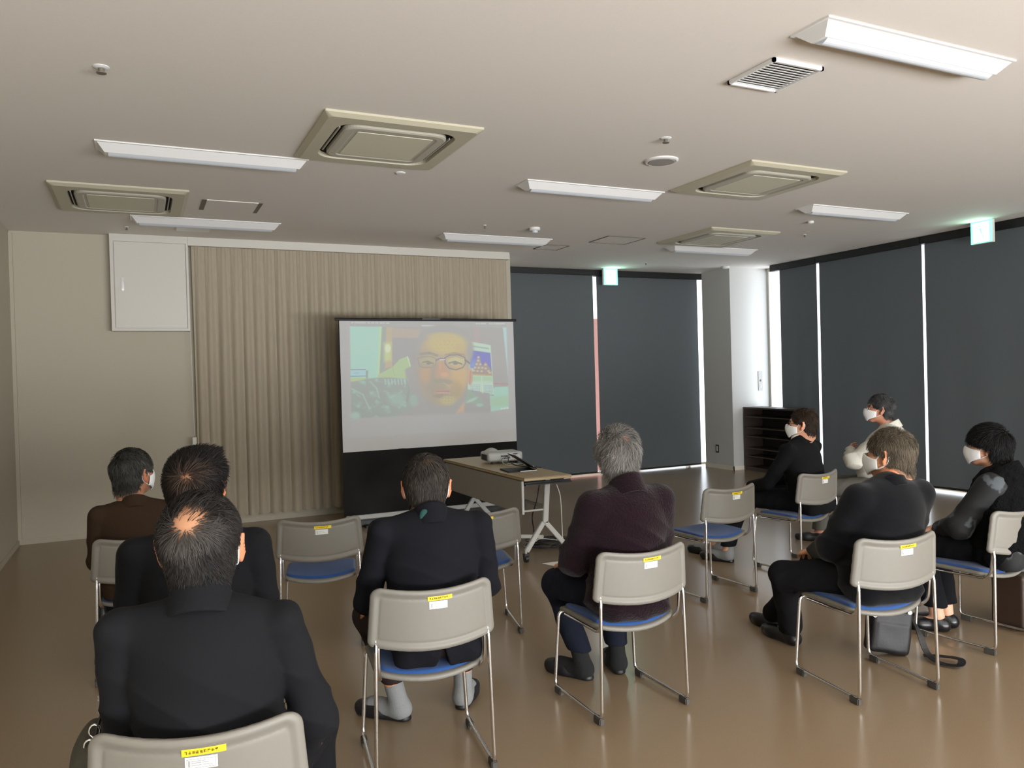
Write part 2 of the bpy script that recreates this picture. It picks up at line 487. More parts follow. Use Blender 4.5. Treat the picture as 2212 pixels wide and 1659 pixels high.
def window(name, axis, a0, a1, p, z0, z1, mull, th=0.05):
    """frame + glass; axis 'x' runs along x at y=p, axis 'y' runs along y at x=p"""
    f = MB(); g = MB()
    def bx(mb, u0, u1, z0_, z1_, t):
        if axis == 'x': mb.box(u0, u1, p - t, p + t, z0_, z1_)
        else: mb.box(p - t, p + t, u0, u1, z0_, z1_)
    bx(f, a0, a1, z0, z0 + 0.02, .04); bx(f, a0, a1, z1 - 0.05, z1, .04)
    for m_ in [a0 + .02] + list(mull) + [a1 - .02]: bx(f, m_ - .02, m_ + .02, z0, z1, .035)
    bx(g, a0, a1, z0, z1, .004)
    o = struct(name, f, 'steel_white')
    g.obj('pane', 'glass', o)
    return o
window('window_1', 'x', 4.12, 8.42, YW, 0.0, CEIL, [5.4, 6.6, 7.72])
window('window_2', 'y', 1.2, 8.84, XR, 0.0, CEIL, [2.7, 4.25, 5.7, 7.0, 8.1])
window('window_3', 'x', -0.6, 7.6, YB - 0.06, 0.06, 2.86, [1.4, 3.5, 5.6])

# brick-red neighbour building seen as a sliver between the far blinds
b = MB().box(6.5, 10.4, 15.0, 17.0, -1, 2.7)
bo = b.obj('neighbouring_building', mat('red_render', srgb(150, 104, 94), 0.9, noise=(8, 0.1)), None)
tag(bo, 'reddish building outside, seen as a sliver between the two far blinds', 'building')

# ---- roller blinds
def blind(axis, a0, a1, p, z0, z1, label, rail):
    t = thing('roller_blind', label, 'blind', group='dark roller blinds over the windows')
    n = 16; v = []; f = []
    for j in range(1):
        for i in range(n + 1):
            u = a0 + (a1 - a0) * i / n; w = 0.006 * math.sin(i * 1.1 + a0 * 3)
            for k in range(9):
                z = z1 + (z0 - z1) * k / 8; q = p + w * (k / 8) ** 1.2 + j * 0.003
                v.append((u, q, z) if axis == 'x' else (q, u, z))
    N_ = (n + 1) * 9
    for j in range(1):
        for i in range(n):
            for k in range(8):
                a = j * N_ + i * 9 + k; f.append((a, a + 9, a + 10, a + 1))
    m = MB().add(v, f)
    m.obj('blind_cloth', 'blind', t, smooth=True)
    bb = MB()
    if axis == 'x': bb.box(a0, a1, p - .006, p + .01, z0 - .012, z0 + .012)
    else: bb.box(p - .006, p + .01, a0, a1, z0 - .012, z0 + .012)
    bb.obj('bottom_bar', 'black', t, bevel=.003)
    hd = MB()
    r0, r1 = rail
    if axis == 'x': hd.box(r0, r1, p - .05, p + .05, z1 - .005, CEIL - .003)
    else: hd.box(p - .05, p + .05, r0, r1, z1 - .005, CEIL - .003)
    hd.obj('head_rail', 'black', t, bevel=.006)
    return t
blind('x', 4.30, 5.905, 9.6, .045, 2.875, 'wide dark grey roller blind half hidden by the curtain and projection screen', (4.2, 5.93))
blind('x', 5.965, 7.775, 9.6, .03, 2.865, 'dark grey roller blind between the exit sign and the white column', (5.93, 7.86))
blind('y', 7.712, 8.385, 8.27, .03, 2.865, 'narrow dark grey roller blind beside the white column, above the shoe shelf', (7.69, 8.53))
blind('y', 6.145, 7.667, 8.27, .03, 2.865, 'wide dark grey roller blind behind the person in the pale grey shirt', (6.13, 7.69))
blind('y', 4.55, 6.109, 8.27, .045, 2.865, 'dark grey roller blind behind the black-haired person at the right edge', (4.53, 6.13))
blind('y', 2.95, 4.50, 8.27, .045, 2.865, 'dark grey roller blind nearest the camera, beyond the right frame edge', (2.93, 4.53))
blind('y', 1.35, 2.90, 8.27, .045, 2.865, 'dark grey roller blind nearest the camera, beyond the right frame edge', (1.3, 2.93))

# ---- pelmet, curtain
struct('trim_2', MB().box(0.475, 4.06, 8.485, YF, 2.865, CEIL), 'steel_white', label='white pelmet above the beige curtain')
def curtain():
    x0, x1, z0, z1 = 0.50, 4.03, 0.085, 2.864
    nx, nz = 520, 26
    xs = np.linspace(0, 1, nx)
    rr = np.random.default_rng(3)
    w = 0.75 + 0.5 * rr.random(30); w = np.concatenate([[0], np.cumsum(w)]); w /= w[-1]
    ph = np.interp(xs, w, np.arange(31)) * 2 * PI
    amp = np.interp(xs * 30, np.arange(31), 0.55 + 0.6 * rr.random(31))
    V = np.zeros((nz, nx, 3))
    for j in range(nz):
        t = j / (nz - 1)
        k = 0.5 + 0.5 * min(1, t * 3)
        pinch = (1 - t) ** 6
        a = amp * 0.023 * k
        wave = np.sin(ph + 0.5 * t * np.sin(xs * 17)) + 0.35 * np.sin(2 * ph + 1 + t) * (1 - t * .6)
        deep = 0.5 * np.sin(ph * 0.5 + 2.3 * t) * t
        V[j, :, 0] = x0 + (x1 - x0) * xs + 0.012 * np.sin(ph + 1.2) * k
        V[j, :, 1] = 8.535 + a * (wave + deep) - pinch * 0.01 * np.abs(np.sin(ph * 1.5))
        V[j, :, 2] = z1 + (z0 - z1) * t + (0.006 * np.sin(ph) * (t > .98))
    idx = np.arange(nz * nx).reshape(nz, nx)
    F = np.stack([idx[:-1, :-1], idx[:-1, 1:], idx[1:, 1:], idx[1:, :-1]], -1).reshape(-1, 4)
    V = V.reshape(-1, 3); V2 = V + A(0, .003, 0)
    F = np.concatenate([F, F[:, ::-1] + len(V)])
    o = np_mesh('curtain', np.concatenate([V, V2]), F, 'curtain')
    tag(o, 'long pleated beige curtain hanging behind the projection screen', 'curtain')
curtain()
c = MB().tube(curve_pts([(0.475, 8.50, 2.0), (0.478, 8.50, 1.5), (0.482, 8.495, 0.95)]), .003, 6)
c.box(.462, .50, 8.485, 8.51, .85, .93)
c.obj('cord', 'cable_w', bpy.data.objects['curtain'])

# ---- wall cabinet
t = thing('wall_cabinet', 'white steel wall cabinet high on the left of the curtain', 'cabinet', (0, 0, 0))
cb = MB()
cx0, cx1, cz0, cz1, cyf = -0.23, 0.474, 2.005, CEIL, 8.49
cb.box(cx0, cx1, cyf + .02, YF, cz0, cz1)
cb.box(cx0, cx0 + .028, cyf, cyf + .02, cz0 + .022, cz1 - .07).box(cx1 - .02, cx1, cyf, cyf + .02, cz0 + .022, cz1 - .07)
cb.box(cx0, cx1, cyf, cyf + .02, cz0, cz0 + .022).box(cx0, cx1, cyf, cyf + .02, cz1 - .07, cz1)
cb.obj('body', 'steel_white', t)
dr = MB().box(cx0 + .036, cx1 - .028, cyf + .004, cyf + .024, cz0 + .03, cz1 - .078).obj('door', 'steel_white', t, bevel=.003)
hn = MB().box(-.135, -.112, cyf - .004, cyf + .006, 2.40, 2.53).obj('handle', 'chrome', dr, bevel=.003)
MB().box(-.129, -.118, cyf - .009, cyf - .003, 2.42, 2.49).obj('latch', 'silver', t, bevel=.002)

# ================================================================== CEILING FITTINGS
def lamp(x0, y0, L, label):
    t = thing('ceiling_light', label, 'ceiling light', (x0, y0, CEIL), group='switched-off ceiling lights')
    W = .205
    # shallow trapezoid body: wide against the ceiling, narrow below
    v = []
    for (x, e) in ((0, 0), (L, 1)):
        v += [(x, 0, 0), (x, W, 0)]
    s = .045
    v2 = [(s, .064, -.054), (s, W - .064, -.054), (L - s, .064, -.054), (L - s, W - .064, -.054)]
    V = v + v2
    f = [(0, 2, 3, 1), (0, 4, 6, 2), (1, 3, 7, 5), (0, 1, 5, 4), (2, 6, 7, 3), (4, 5, 7, 6)]
    MB().add(V, f).box(-.006, L + .006, -.006, W + .006, -.008, 0).obj('housing', 'lamp_white', t)
    ln = MB(); n = 8
    prof = [(.067 + (W - .134) * i / n, -.054 - .016 * math.sin(PI * i / n)) for i in range(n + 1)]
    vv = [(x, y, z) for x in (s + .02, L - s - .02) for (y, z) in prof]
    ff = [(i, i + 1, n + 2 + i, n + 1 + i) for i in range(n)] + [tuple(range(n + 1)), tuple(range(n + 1, 2 * n + 2))]
    ln.add(vv, ff).obj('diffuser', 'lamp_lens', t, smooth=False)
    return t
proto = None
def copy_tree(o, parent=None):
    c = o.copy(); COL.objects.link(c)
    if parent is not None: c.parent = parent
    for ch in list(o.children): copy_tree(ch, c)
    return c
lamps = [(-.20, 5.30, 'ceiling light over the left of the room, beside the nearest air unit'),
         (-.03, 7.52, 'ceiling light just in front of the left wall cabinet and air unit'),
         (2.70, 5.28, 'ceiling light in the middle of the ceiling, left of the round speaker'),
         (2.86, 7.52, 'ceiling light above the projection screen, next to the smoke detector'),
         (5.58, 5.22, 'ceiling light on the right, between an air unit and the window exit sign'),
         (5.72, 7.44, 'ceiling light just beyond the farthest air unit, near the white column'),
         (2.68, 2.40, 'ceiling light nearest the camera, at the top right above the louvred vent')]
L0 = lamp(0, 0, 1.26, 'x')
for i, (x, y, lb) in enumerate(lamps):
    o = L0 if i == 0 else copy_tree(L0)
    o.location = (x, y, CEIL); o['label'] = lb; o['category'] = 'ceiling light'; o['group'] = 'switched-off ceiling lights'

def rrect(cx, cy, hx, hy, r, z, n=8):
    out = []
    for (sx, sy, a0) in ((1, 1, 0), (-1, 1, 90), (-1, -1, 180), (1, -1, 270)):
        for k in range(n + 1):
            a = math.radians(a0 + 90 * k / n)
            out.append((cx + sx * (hx - r) + r * math.cos(a), cy + sy * (hy - r) + r * math.sin(a), z))
    return out
def loft(rings, cap0=True, cap1=True):
    n = len(rings[0]); v = [p for R in rings for p in R]; f = []
    for i in range(len(rings) - 1):
        for k in range(n): f.append((i * n + k, i * n + (k + 1) % n, (i + 1) * n + (k + 1) % n, (i + 1) * n + k))
    if cap0: f.append(tuple(range(n)))
    if cap1: f.append(tuple((len(rings) - 1) * n + k for k in range(n)))
    return MB().add(v, f)
def cassette():
    t = thing('air_conditioner', 'x', 'air conditioner', (0, 0, CEIL), group='ceiling air conditioners')
    h = .475
    loft([rrect(0, 0, h, h, .01, 0), rrect(0, 0, h, h, .01, -.012), rrect(0, 0, h - .03, h - .03, .03, -.03),
          rrect(0, 0, .365, .365, .12, -.03), rrect(0, 0, .36, .36, .12, -.004)], cap0=False, cap1=False).obj('panel', 'cream', t)
    loft([rrect(0, 0, .37, .37, .12, -.0035), rrect(0, 0, .30, .30, .08, -.0035)], cap0=True, cap1=True).obj('air_slot', 'slot', t)
    loft([rrect(0, 0, .318, .318, .10, -.008), rrect(0, 0, .318, .318, .10, -.030), rrect(0, 0, .306, .306, .09, -.036), rrect(0, 0, .262, .262, .045, -.036),
          rrect(0, 0, .254, .254, .035, -.031)], cap0=True, cap1=True).obj('grille', 'cream_in', t)
    loft([rrect(0, 0, .236, .236, .012, -.029), rrect(0, 0, .234, .234, .012, -.034)], cap0=False).obj('filter_panel', 'cream_mid', t)
    for (x, y, hx, hy) in ((0, .340, .24, .0035), (0, -.340, .24, .0035), (.340, 0, .0035, .24), (-.340, 0, .0035, .24)):
        MB().box(x - hx, x + hx, y - hy, y + hy, -.02, -.008).obj('louvre', 'cream_in', t)
    return t
ac0 = cassette()
for i, (x, y, lb) in enumerate([(1.43, 4.75, 'cream ceiling air conditioner nearest the camera, upper left middle'),
                                (-.09, 6.92, 'cream ceiling air conditioner on the far left, near the wall cabinet'),
                                (4.44, 4.73, 'cream ceiling air conditioner on the right beside the round speaker'),
                                (5.87, 6.87, 'cream ceiling air conditioner farthest right, in front of the white column')]):
    o = ac0 if i == 0 else copy_tree(ac0)
    o.location = (x, y, CEIL); o['label'] = lb; o['category'] = 'air conditioner'; o['group'] = 'ceiling air conditioners'

# louvred vent
t = thing('ceiling_vent', 'white square louvred vent near the top right ceiling light', 'vent', (2.94, 2.98, CEIL))
h = .165
MB().box(-h, h, -h, -h + .018, -.02, 0).box(-h, h, h - .018, h, -.02, 0).box(-h, -h + .018, -h, h, -.02, 0).box(h - .018, h, -h, h, -.02, 0).obj('frame', 'lamp_white', t, bevel=.003)
MB().box(-h + .01, h - .01, -h + .01, h - .01, -.003, -.001).obj('backing', 'slot', t)
for k in range(12):
    y = -h + .03 + k * .0252
    MB().add([(-h + .015, y - .010, -.014), (h - .015, y - .010, -.014), (h - .015, y + .008, -.010), (-h + .015, y + .008, -.010),
              (-h + .015, y - .010, -.012), (h - .015, y - .010, -.012), (h - .015, y + .008, -.008), (-h + .015, y + .008, -.008)],
             [(0, 1, 2, 3), (7, 6, 5, 4), (0, 4, 5, 1), (3, 2, 6, 7)]).obj('slat', 'lamp_white', t)
# access hatches
def hatch(x, y, hx, hy, label, w=.008):
    t = thing('ceiling_hatch', label, 'hatch', (x, y, CEIL))
    MB().box(-hx, hx, -hy, hy, -.004, 0).obj('hatch_panel', 'ceiling', t)
    m = MB().box(-hx - w, hx + w, -hy - w, -hy, -.008, 0).box(-hx - w, hx + w, hy, hy + w, -.008, 0).box(-hx - w, -hx, -hy, hy, -.008, 0).box(hx, hx + w, -hy, hy, -.008, 0)
    m.obj('frame', 'grey_line', t)
hatch(4.86, 7.36, .235, .2, 'square dark-edged ceiling hatch left of the farthest air conditioner')
hatch(4.37, 8.0, .15, .15, 'small ceiling hatch just beyond the smoke detector')
t = thing('ceiling_diffuser', 'pale square ceiling panel with a dark slot at each side, left of the projector screen', 'vent', (.73, 6.92, CEIL))
MB().box(-.2, .2, -.2, .2, -.006, 0).obj('cover', 'ceiling', t)
MB().box(-.235, -.2, -.2, .2, -.004, 0).obj('slot', 'grey_line', t); MB().box(.2, .235, -.2, .2, -.004, 0).obj('slot', 'grey_line', t)
t = thing('ceiling_access_plate', 'small white plate on the ceiling above the wall cabinet', 'vent', (.50, 8.02, CEIL))
MB().box(-.15, .15, -.10, .10, -.012, 0).obj('plate', 'lamp_white', t, bevel=.004)
# speaker
t = thing('ceiling_speaker', 'round white ceiling speaker with a grey grille', 'speaker', (3.36, 4.5, CEIL))
MB().lathe((0, 0, 0), [(.118, 0), (.118, -.008), (.105, -.014), (.096, -.012)], 40).obj('rim', 'lamp_white', t, smooth=False)
MB().lathe((0, 0, 0), [(.098, -.010), (.09, -.016), (.01, -.018)], 40).obj('speaker_grille', mat('speaker_mesh', srgb(150, 147, 142), .8, bump=(500, .5, .002)), t)
t = thing('smoke_detector', 'small white domed smoke detector above the projection screen', 'detector', (3.64, 7.0, CEIL))
MB().lathe((0, 0, 0), [(.055, 0), (.055, -.022), (.045, -.03)], 24).obj('base', 'lamp_white', t)
MB().lathe((0, 0, 0), [(.032, -.03), (.03, -.05), (.02, -.056)], 20).obj('sensor', 'lamp_lens', t)
def sprinkler(x, y, label, r=.036):
    t = thing('sprinkler', label, 'sprinkler', (x, y, CEIL), group='ceiling sprinklers')
    MB().lathe((0, 0, 0), [(r, 0), (r, -.003), (r * .6, -.008)], 20).obj('escutcheon', 'lamp_white', t)
    MB().lathe((0, 0, 0), [(r * .38, -.006), (r * .38, -.024), (r * .62, -.027), (r * .6, -.031)], 14).obj('head', 'grey_line', t)
sprinkler(-.12, 4.09, 'sprinkler with a round white plate at the upper left of the ceiling')
sprinkler(3.07, 4.06, 'sprinkler with a round white plate just before the round speaker')
sprinkler(3.10, 7.02, 'tiny dark sprinkler between the smoke detector and middle air unit', .018)
sprinkler(-.07, 8.10, 'tiny dark sprinkler above the left edge of the wall cabinet', .018)
sprinkler(6.24, 8.76, 'tiny dark sprinkler just right of the exit sign over the far blinds', .018)
sprinkler(6.73, 6.43, 'tiny sprinkler right of the farthest air unit, near the window blinds', .018)
o = MB().lathe((1.74, 5.42, CEIL), [(.036, 0), (.036, -.006), (.026, -.010)], 20).obj('ceiling_sensor', 'lamp_white')
tag(o, 'small round white cap just beyond the nearest air conditioner', 'sensor')
o = MB().lathe((6.2, 5.84, CEIL), [(.03, 0), (.03, -.02), (.02, -.026)], 18).obj('motion_sensor', 'lamp_white')
tag(o, 'small white sensor between the two right-hand ceiling lights', 'sensor')
o = MB().lathe((7.64, 8.78, CEIL), [(.055, 0), (.055, -.02), (.04, -.03)], 18).obj('corner_sensor', 'lamp_white')
tag(o, 'round white sensor on the ceiling at the corner of the column', 'sensor')

# exit signs
M['sign_body'] = mat('sign_housing', srgb(215, 218, 208), .4)
M['sign_green'] = mat('sign_green', srgb(60, 225, 175), .4, emit=(srgb(70, 240, 195), 8.0))
M['sign_white'] = mat('sign_white', srgb(240, 255, 248), .4, emit=(srgb(225, 255, 243), 12.0))
def exit_sign(loc, rz, label):
    """hangs from the ceiling; the lit face looks along local -y"""
    t = thing('exit_sign', label, 'exit sign', loc, rz, 'lit emergency exit signs')
    s = .118
    MB().box(-s, s, -.02, .02, -.235, 0).obj('housing', 'sign_body', t, bevel=.003)
    f = MB()
    f.box(-s + .006, s - .006, -.024, -.019, -.229, -.006)
    f.obj('green_face', 'sign_green', t)
    MB().box(-s + .030, s - .034, -.027, -.022, -.218, -.020).obj('white_field', 'sign_white', t)
    # running figure and doorway pictogram
    g = MB()
    y0, y1 = -.0295, -.026
    def bar(x0, z0, x1, z1, w):
        d = Vector((x1 - x0, 0, z1 - z0)); n = Vector((-d.z, 0, d.x)).normalized() * w / 2
        P = [Vector((x0, y0, z0)) + n, Vector((x1, y0, z1)) + n, Vector((x1, y0, z1)) - n, Vector((x0, y0, z0)) - n]
        g.add(P + [p + Vector((0, y1 - y0, 0)) for p in P], [(0, 1, 2, 3), (7, 6, 5, 4), (0, 4, 5, 1), (1, 5, 6, 2), (2, 6, 7, 3), (3, 7, 4, 0)])
    bar(-.01, -.075, .005, -.125, .016); bar(.005, -.125, -.028, -.150, .010); bar(-.028, -.150, -.045, -.185, .010)
    bar(.005, -.125, .022, -.150, .010); bar(.022, -.150, .020, -.190, .010); bar(-.008, -.08, -.036, -.108, .008); bar(-.004, -.08, .026, -.098, .008)
    g.lathe((-.014, y0, -.056), [(.010, 0), (.010, .003)], 12, axis='y')
    g.obj('pictogram', 'sign_green', t)
exit_sign((6.085, 9.42, CEIL), 0, 'lit green exit sign above the gap between the far blinds')
exit_sign((8.02, 5.25, CEIL), -PI / 2, 'lit green exit sign at the upper right beside the window blinds')

# switch and control plate on the column
t = thing('light_switch', 'small dark-framed switch low on the side of the white column', 'switch', (7.755, 9.19, .293))
MB().box(-.008, 0, -.035, .035, -.06, .06).obj('switch_plate', 'black', t, bevel=.003)
MB().box(-.012, -.007, -.017, .017, -.04, .04).obj('rocker', 'steel_white', t, bevel=.002)
t = thing('control_plate', 'slim grey control plate on the white column above the shoe shelf', 'switch', (8.29, 8.842, 1.29))
MB().box(-.042, .042, -.01, 0, -.145, .145).obj('plate', mat('plate_grey', srgb(158, 158, 156), .4), t, bevel=.003)
MB().box(-.012, .012, -.016, -.008, -.012, .02).obj('knob', 'grey_line', t, bevel=.002)
MB().box(-.012, .012, -.014, -.008, -.1, -.06).obj('button', 'steel_white', t, bevel=.002)
for i, z in enumerate((.9, .0)): pass
o = MB().box(7.79, 7.83, 9.44, 9.47, .42, .50).obj('blind_bracket', 'steel_white')
tag(o, 'tiny white bracket at the right edge of the far blind, by the column', 'bracket')
# ================================================================== PROJECTION SCREEN
def picture():
    """the projected video frame, as colours over the white cloth (coordinates: 2194 x 1659)"""
    nx, ny = 420, 300
    u = np.linspace(0, 1, nx); v = np.linspace(0, 1, ny)
    U, Vv = np.meshgrid(u, v)
    TL, TR, BL, BR = A(65, 65), A(2085, 80), A(112, 1590), A(2105, 1460)
    Pp = (TL * ((1 - U) * (1 - Vv))[..., None] + TR * (U * (1 - Vv))[..., None] + BL * ((1 - U) * Vv)[..., None] + BR * (U * Vv)[..., None])
    X, Y = Pp[..., 0], Pp[..., 1]
    C = np.zeros(X.shape + (3,)); C[:] = (172, 172, 171)
    def nz(f, s=0): return wav(np.stack([X, Y, X * 0], -1), f, s)
    def mixc(w, col): 
        w = np.clip(w, 0, 1)[..., None]; C[:] = C * (1 - w) + np.array(col, float) * w
    def poly(pts, col, soft=6, a=1.0):
        pts = np.array(pts, float); ins = np.zeros(X.shape, bool); dm = np.full(X.shape, 1e9)
        n = len(pts)
        for i in range(n):
            x1, y1 = pts[i]; x2, y2 = pts[(i + 1) % n]
            if y1 != y2:
                c = ((y1 > Y) != (y2 > Y)) & (X < (x2 - x1) * (Y - y1) / (y2 - y1) + x1); ins ^= c
            t = np.clip(((X - x1) * (x2 - x1) + (Y - y1) * (y2 - y1)) / max((x2 - x1) ** 2 + (y2 - y1) ** 2, 1), 0, 1)
            dm = np.minimum(dm, np.hypot(X - x1 - t * (x2 - x1), Y - y1 - t * (y2 - y1)))
        sd = np.where(ins, dm, -dm)
        w = np.clip(sd / soft * .5 + .5, 0, 1) * a; mixc(w, col); return w
    def ell(cx, cy, rx, ry, col, a=1.0, soft=.15, rot=0):
        c, s = math.cos(rot), math.sin(rot); x = (X - cx) * c + (Y - cy) * s; y = -(X - cx) * s + (Y - cy) * c
        d = np.sqrt((x / rx) ** 2 + (y / ry) ** 2); w = np.clip((1 - d) / soft + .5, 0, 1) * a; mixc(w, col); return w
    def line(pts, w_, col, a=1.0):
        for (x1, y1), (x2, y2) in zip(pts[:-1], pts[1:]):
            t = np.clip(((X - x1) * (x2 - x1) + (Y - y1) * (y2 - y1)) / max((x2 - x1) ** 2 + (y2 - y1) ** 2, 1), 0, 1)
            d = np.hypot(X - x1 - t * (x2 - x1), Y - y1 - t * (y2 - y1)); mixc(np.clip((w_ - d) / 4 + .5, 0, 1) * a, col)
    def ring(cx, cy, rx, ry, w_, col, a=1.0, rot=0):
        k = [(cx + rx * math.cos(t) * math.cos(rot) - ry * math.sin(t) * math.sin(rot), cy + rx * math.cos(t) * math.sin(rot) + ry * math.sin(t) * math.cos(rot)) for t in np.linspace(0, 2 * PI, 26)]
        line(k, w_, col, a)
    # lower strip of plain cloth below the projector's throw, slightly warmer
    poly([(60, 1425), (2120, 1315), (2120, 1700), (60, 1700)], (166, 163, 156), 10)
    poly([(60, 60), (150, 60), (175, 1425), (60, 1435)], (168, 167, 165), 20)
    # desktop menu bar and window title
    poly([(172, 70), (1995, 85), (1998, 145), (174, 130)], (160, 163, 161), 5)
    for (x0, x1, y) in ((195, 212, 88), (232, 345, 90), (368, 392, 91), (410, 438, 91), (456, 484, 91), (505, 555, 92), (573, 604, 93), (975, 985, 123), (995, 1290, 125),
                        (1620, 1635, 102), (1650, 1662, 102), (1680, 1705, 102), (1718, 1738, 102), (1785, 1798, 103), (1812, 1822, 103), (1842, 1852, 103), (1864, 1980, 103)):
        line([(x0, y), (x1, y)], 4.5, (232, 238, 236))
    line([(188, 112), (193, 112)], 5, (205, 120, 110)); line([(232, 113), (238, 113)], 5, (130, 225, 140))
    # room in the video
    poly([(178, 130), (1998, 145), (2012, 1085), (200, 1195)], (156, 156, 153), 5)
    poly([(178, 130), (522, 135), (482, 725), (378, 742), (190, 760)], (160, 229, 206), 6)
    mixc(poly([(178, 130), (522, 135), (482, 725), (190, 760)], (160, 229, 206), 6, 0) + 0, (0, 0, 0))
    poly([(500, 135), (524, 135), (498, 690), (474, 720)], (190, 240, 160), 8)
    poly([(528, 135), (572, 138), (560, 600), (510, 650)], (140, 160, 150), 8)
    poly([(574, 140), (640, 140), (640, 600), (560, 615)], (196, 172, 118), 8)
    poly([(640, 150), (950, 170), (950, 270), (640, 262)], (184, 164, 140), 12)
    poly([(545, 320), (632, 320), (630, 520), (548, 540)], (206, 232, 120), 20, .8)
    ell(590, 385, 32, 50, (235, 252, 200), .9, .5)
    poly([(640, 262), (930, 268), (930, 720), (790, 730), (640, 600)], (150, 148, 147), 8)
    poly([(478, 725), (482, 690), (640, 602), (722, 512), (808, 478), (828, 500), (852, 600), (792, 622), (812, 740)], (172, 211, 134), 7)
    line([(640, 602), (665, 700)], 4, (150, 190, 120)); line([(808, 480), (840, 590)], 5, (215, 245, 190))
    poly([(190, 628), (350, 622), (352, 706), (192, 712)], (158, 222, 226), 5); line([(192, 632), (345, 628)], 5, (110, 120, 150))
    line([(225, 672), (275, 670)], 6, (120, 200, 215)); line([(192, 708), (350, 704)], 4, (80, 140, 190)); poly([(352, 640), (374, 640), (372, 735), (352, 735)], (130, 150, 140), 5)
    poly([(190, 725), (370, 725), (300, 760), (190, 775)], (186, 215, 120), 6)
    # tufted sofa
    w = poly([(190, 775), (370, 735), (600, 722), (812, 745), (830, 850), (930, 970), (930, 1060), (800, 1120), (660, 1175), (200, 1195)], (140, 158, 148), 9)
    tu = np.clip(nz(.035, 3) * 1.3 + nz(.09, 5) * .7 - .35, 0, 1) * w; mixc(tu * .8, (150, 214, 190))
    for xx in range(560, 820, 36): line([(xx, 745), (xx + 6, 800)], 8, (172, 222, 208), .7)
    line([(400, 770), (470, 850), (495, 960)], 9, (160, 200, 180), .8); line([(200, 850), (320, 920), (390, 1080)], 9, (165, 205, 185), .7)
    ell(690, 975, 90, 70, (150, 212, 186), .55, .8); ell(880, 990, 45, 70, (150, 212, 186), .5, .7); ell(240, 1160, 50, 40, (170, 226, 205), .7, .8)
    line([(800, 760), (830, 860), (800, 1000)], 6, (105, 130, 122), .7)
    # right part: dark door, cyan edge, wall
    poly([(1600, 145), (1660, 145), (1660, 330), (1600, 320)], (176, 152, 148), 14)
    poly([(1952, 145), (1998, 146), (2007, 700)], (172, 230, 230), 8)
    poly([(1776, 900), (1840, 835), (2010, 828), (2012, 1085), (1785, 1120)], (158, 226, 205), 6)
    poly([(1790, 960), (2010, 930), (2011, 1050), (1790, 1070)], (160, 212, 160), 24, .8)
    line([(1830, 795), (2005, 800)], 7, (186, 112, 104)); line([(1785, 930), (1825, 930)], 4, (110, 130, 120))
    for xx in (1925, 1960, 1995): ell(xx, 1085 - (xx - 1925) * .1, 16, 9, (235, 250, 240), .9, .5)
    # calendar with a golden temple under a blue sky
    poly([(1490, 298), (1797, 350), (1828, 920), (1508, 862)], (196, 236, 204), 5)
    for i in range(9): line([(1525 + i * 28, 352 + i * 4), (1545 + i * 28, 362 + i * 4)], 7, (110, 170, 150), .8)
    poly([(1532, 405), (1790, 440), (1804, 650), (1545, 612)], (52, 64, 206), 5)
    poly([(1536, 560), (1600, 520), (1620, 620), (1545, 612)], (110, 170, 235), 40, .8)
    poly([(1560, 672), (1600, 590), (1638, 470), (1648, 470), (1690, 590), (1722, 545), (1735, 545), (1800, 640), (1806, 695), (1570, 690)], (150, 128, 110), 7)
    for (a_, b_) in ((1643, 490), (1640, 530), (1620, 570), (1665, 572), (1600, 610), (1645, 612), (1690, 612), (1730, 575), (1585, 645), (1630, 650), (1680, 652), (1730, 620), (1765, 650), (1780, 670)):
        ell(a_, b_, 16, 11, (232, 214, 168), .85, .6)
    line([(1568, 690), (1808, 702)], 8, (205, 160, 90))
    poly([(1560, 705), (1812, 712), (1812, 770), (1560, 765)], (160, 218, 160), 14, .8)
    line([(1680, 720), (1690, 905)], 5, (214, 244, 214))
    for j in range(6):
        for i in range(7):
            ell(1550 + i * 17, 812 + j * 18, 5, 5, (118, 160, 205), .9, .5); ell(1712 + i * 16, 820 + j * 17, 5, 5, (110, 150, 215), .9, .5)
    # the speaker's shoulders, hair, head
    poly([(800, 745), (780, 640), (850, 600), (900, 560), (930, 240), (1100, 170), (1400, 190), (1500, 300), (1535, 420), (1500, 900), (1480, 1000), (1780, 1060), (1782, 1125), (800, 1165), (700, 1170), (930, 1040), (930, 960), (830, 860)], (156, 155, 153), 14)
    poly([(1470, 1010), (1520, 868), (1640, 940), (1735, 1062), (1480, 1015)], (138, 176, 150), 9); ell(1560, 985, 70, 16, (190, 232, 220), .7, .7, -.4); ell(1650, 1045, 40, 20, (165, 226, 205), .7, .7)
    ell(1240, 400, 345, 300, (152, 152, 146), 1, .12)
    poly([(950, 430), (980, 320), (1060, 250), (1180, 205), (1340, 215), (1440, 290), (1500, 400), (1522, 560), (1510, 760), (1470, 890), (1400, 980), (1290, 1045), (1170, 1050), (1080, 1000), (990, 900), (940, 780), (930, 600)], (190, 162, 110), 22)
    poly([(925, 430), (1000, 420), (1080, 620), (1110, 760), (1120, 900), (1180, 1060), (1060, 1010), (960, 880), (905, 700)], (160, 146, 124), 46, .85)
    ell(1275, 335, 225, 118, (214, 190, 84), .95, .45); ell(1190, 245, 150, 40, (206, 182, 96), .8, .7); ell(1420, 400, 60, 70, (206, 172, 84), .6, .7)
    mixc(np.clip(nz(.12, 1), 0, 1) * np.clip(1 - np.hypot((X - 1270) / 250, (Y - 330) / 130), 0, 1) * .6, (184, 152, 78))
    ell(1410, 705, 95, 150, (220, 176, 88), .9, .55); ell(1030, 680, 75, 100, (208, 150, 88), .8, .7); ell(1330, 780, 60, 60, (206, 160, 90), .6, .8)
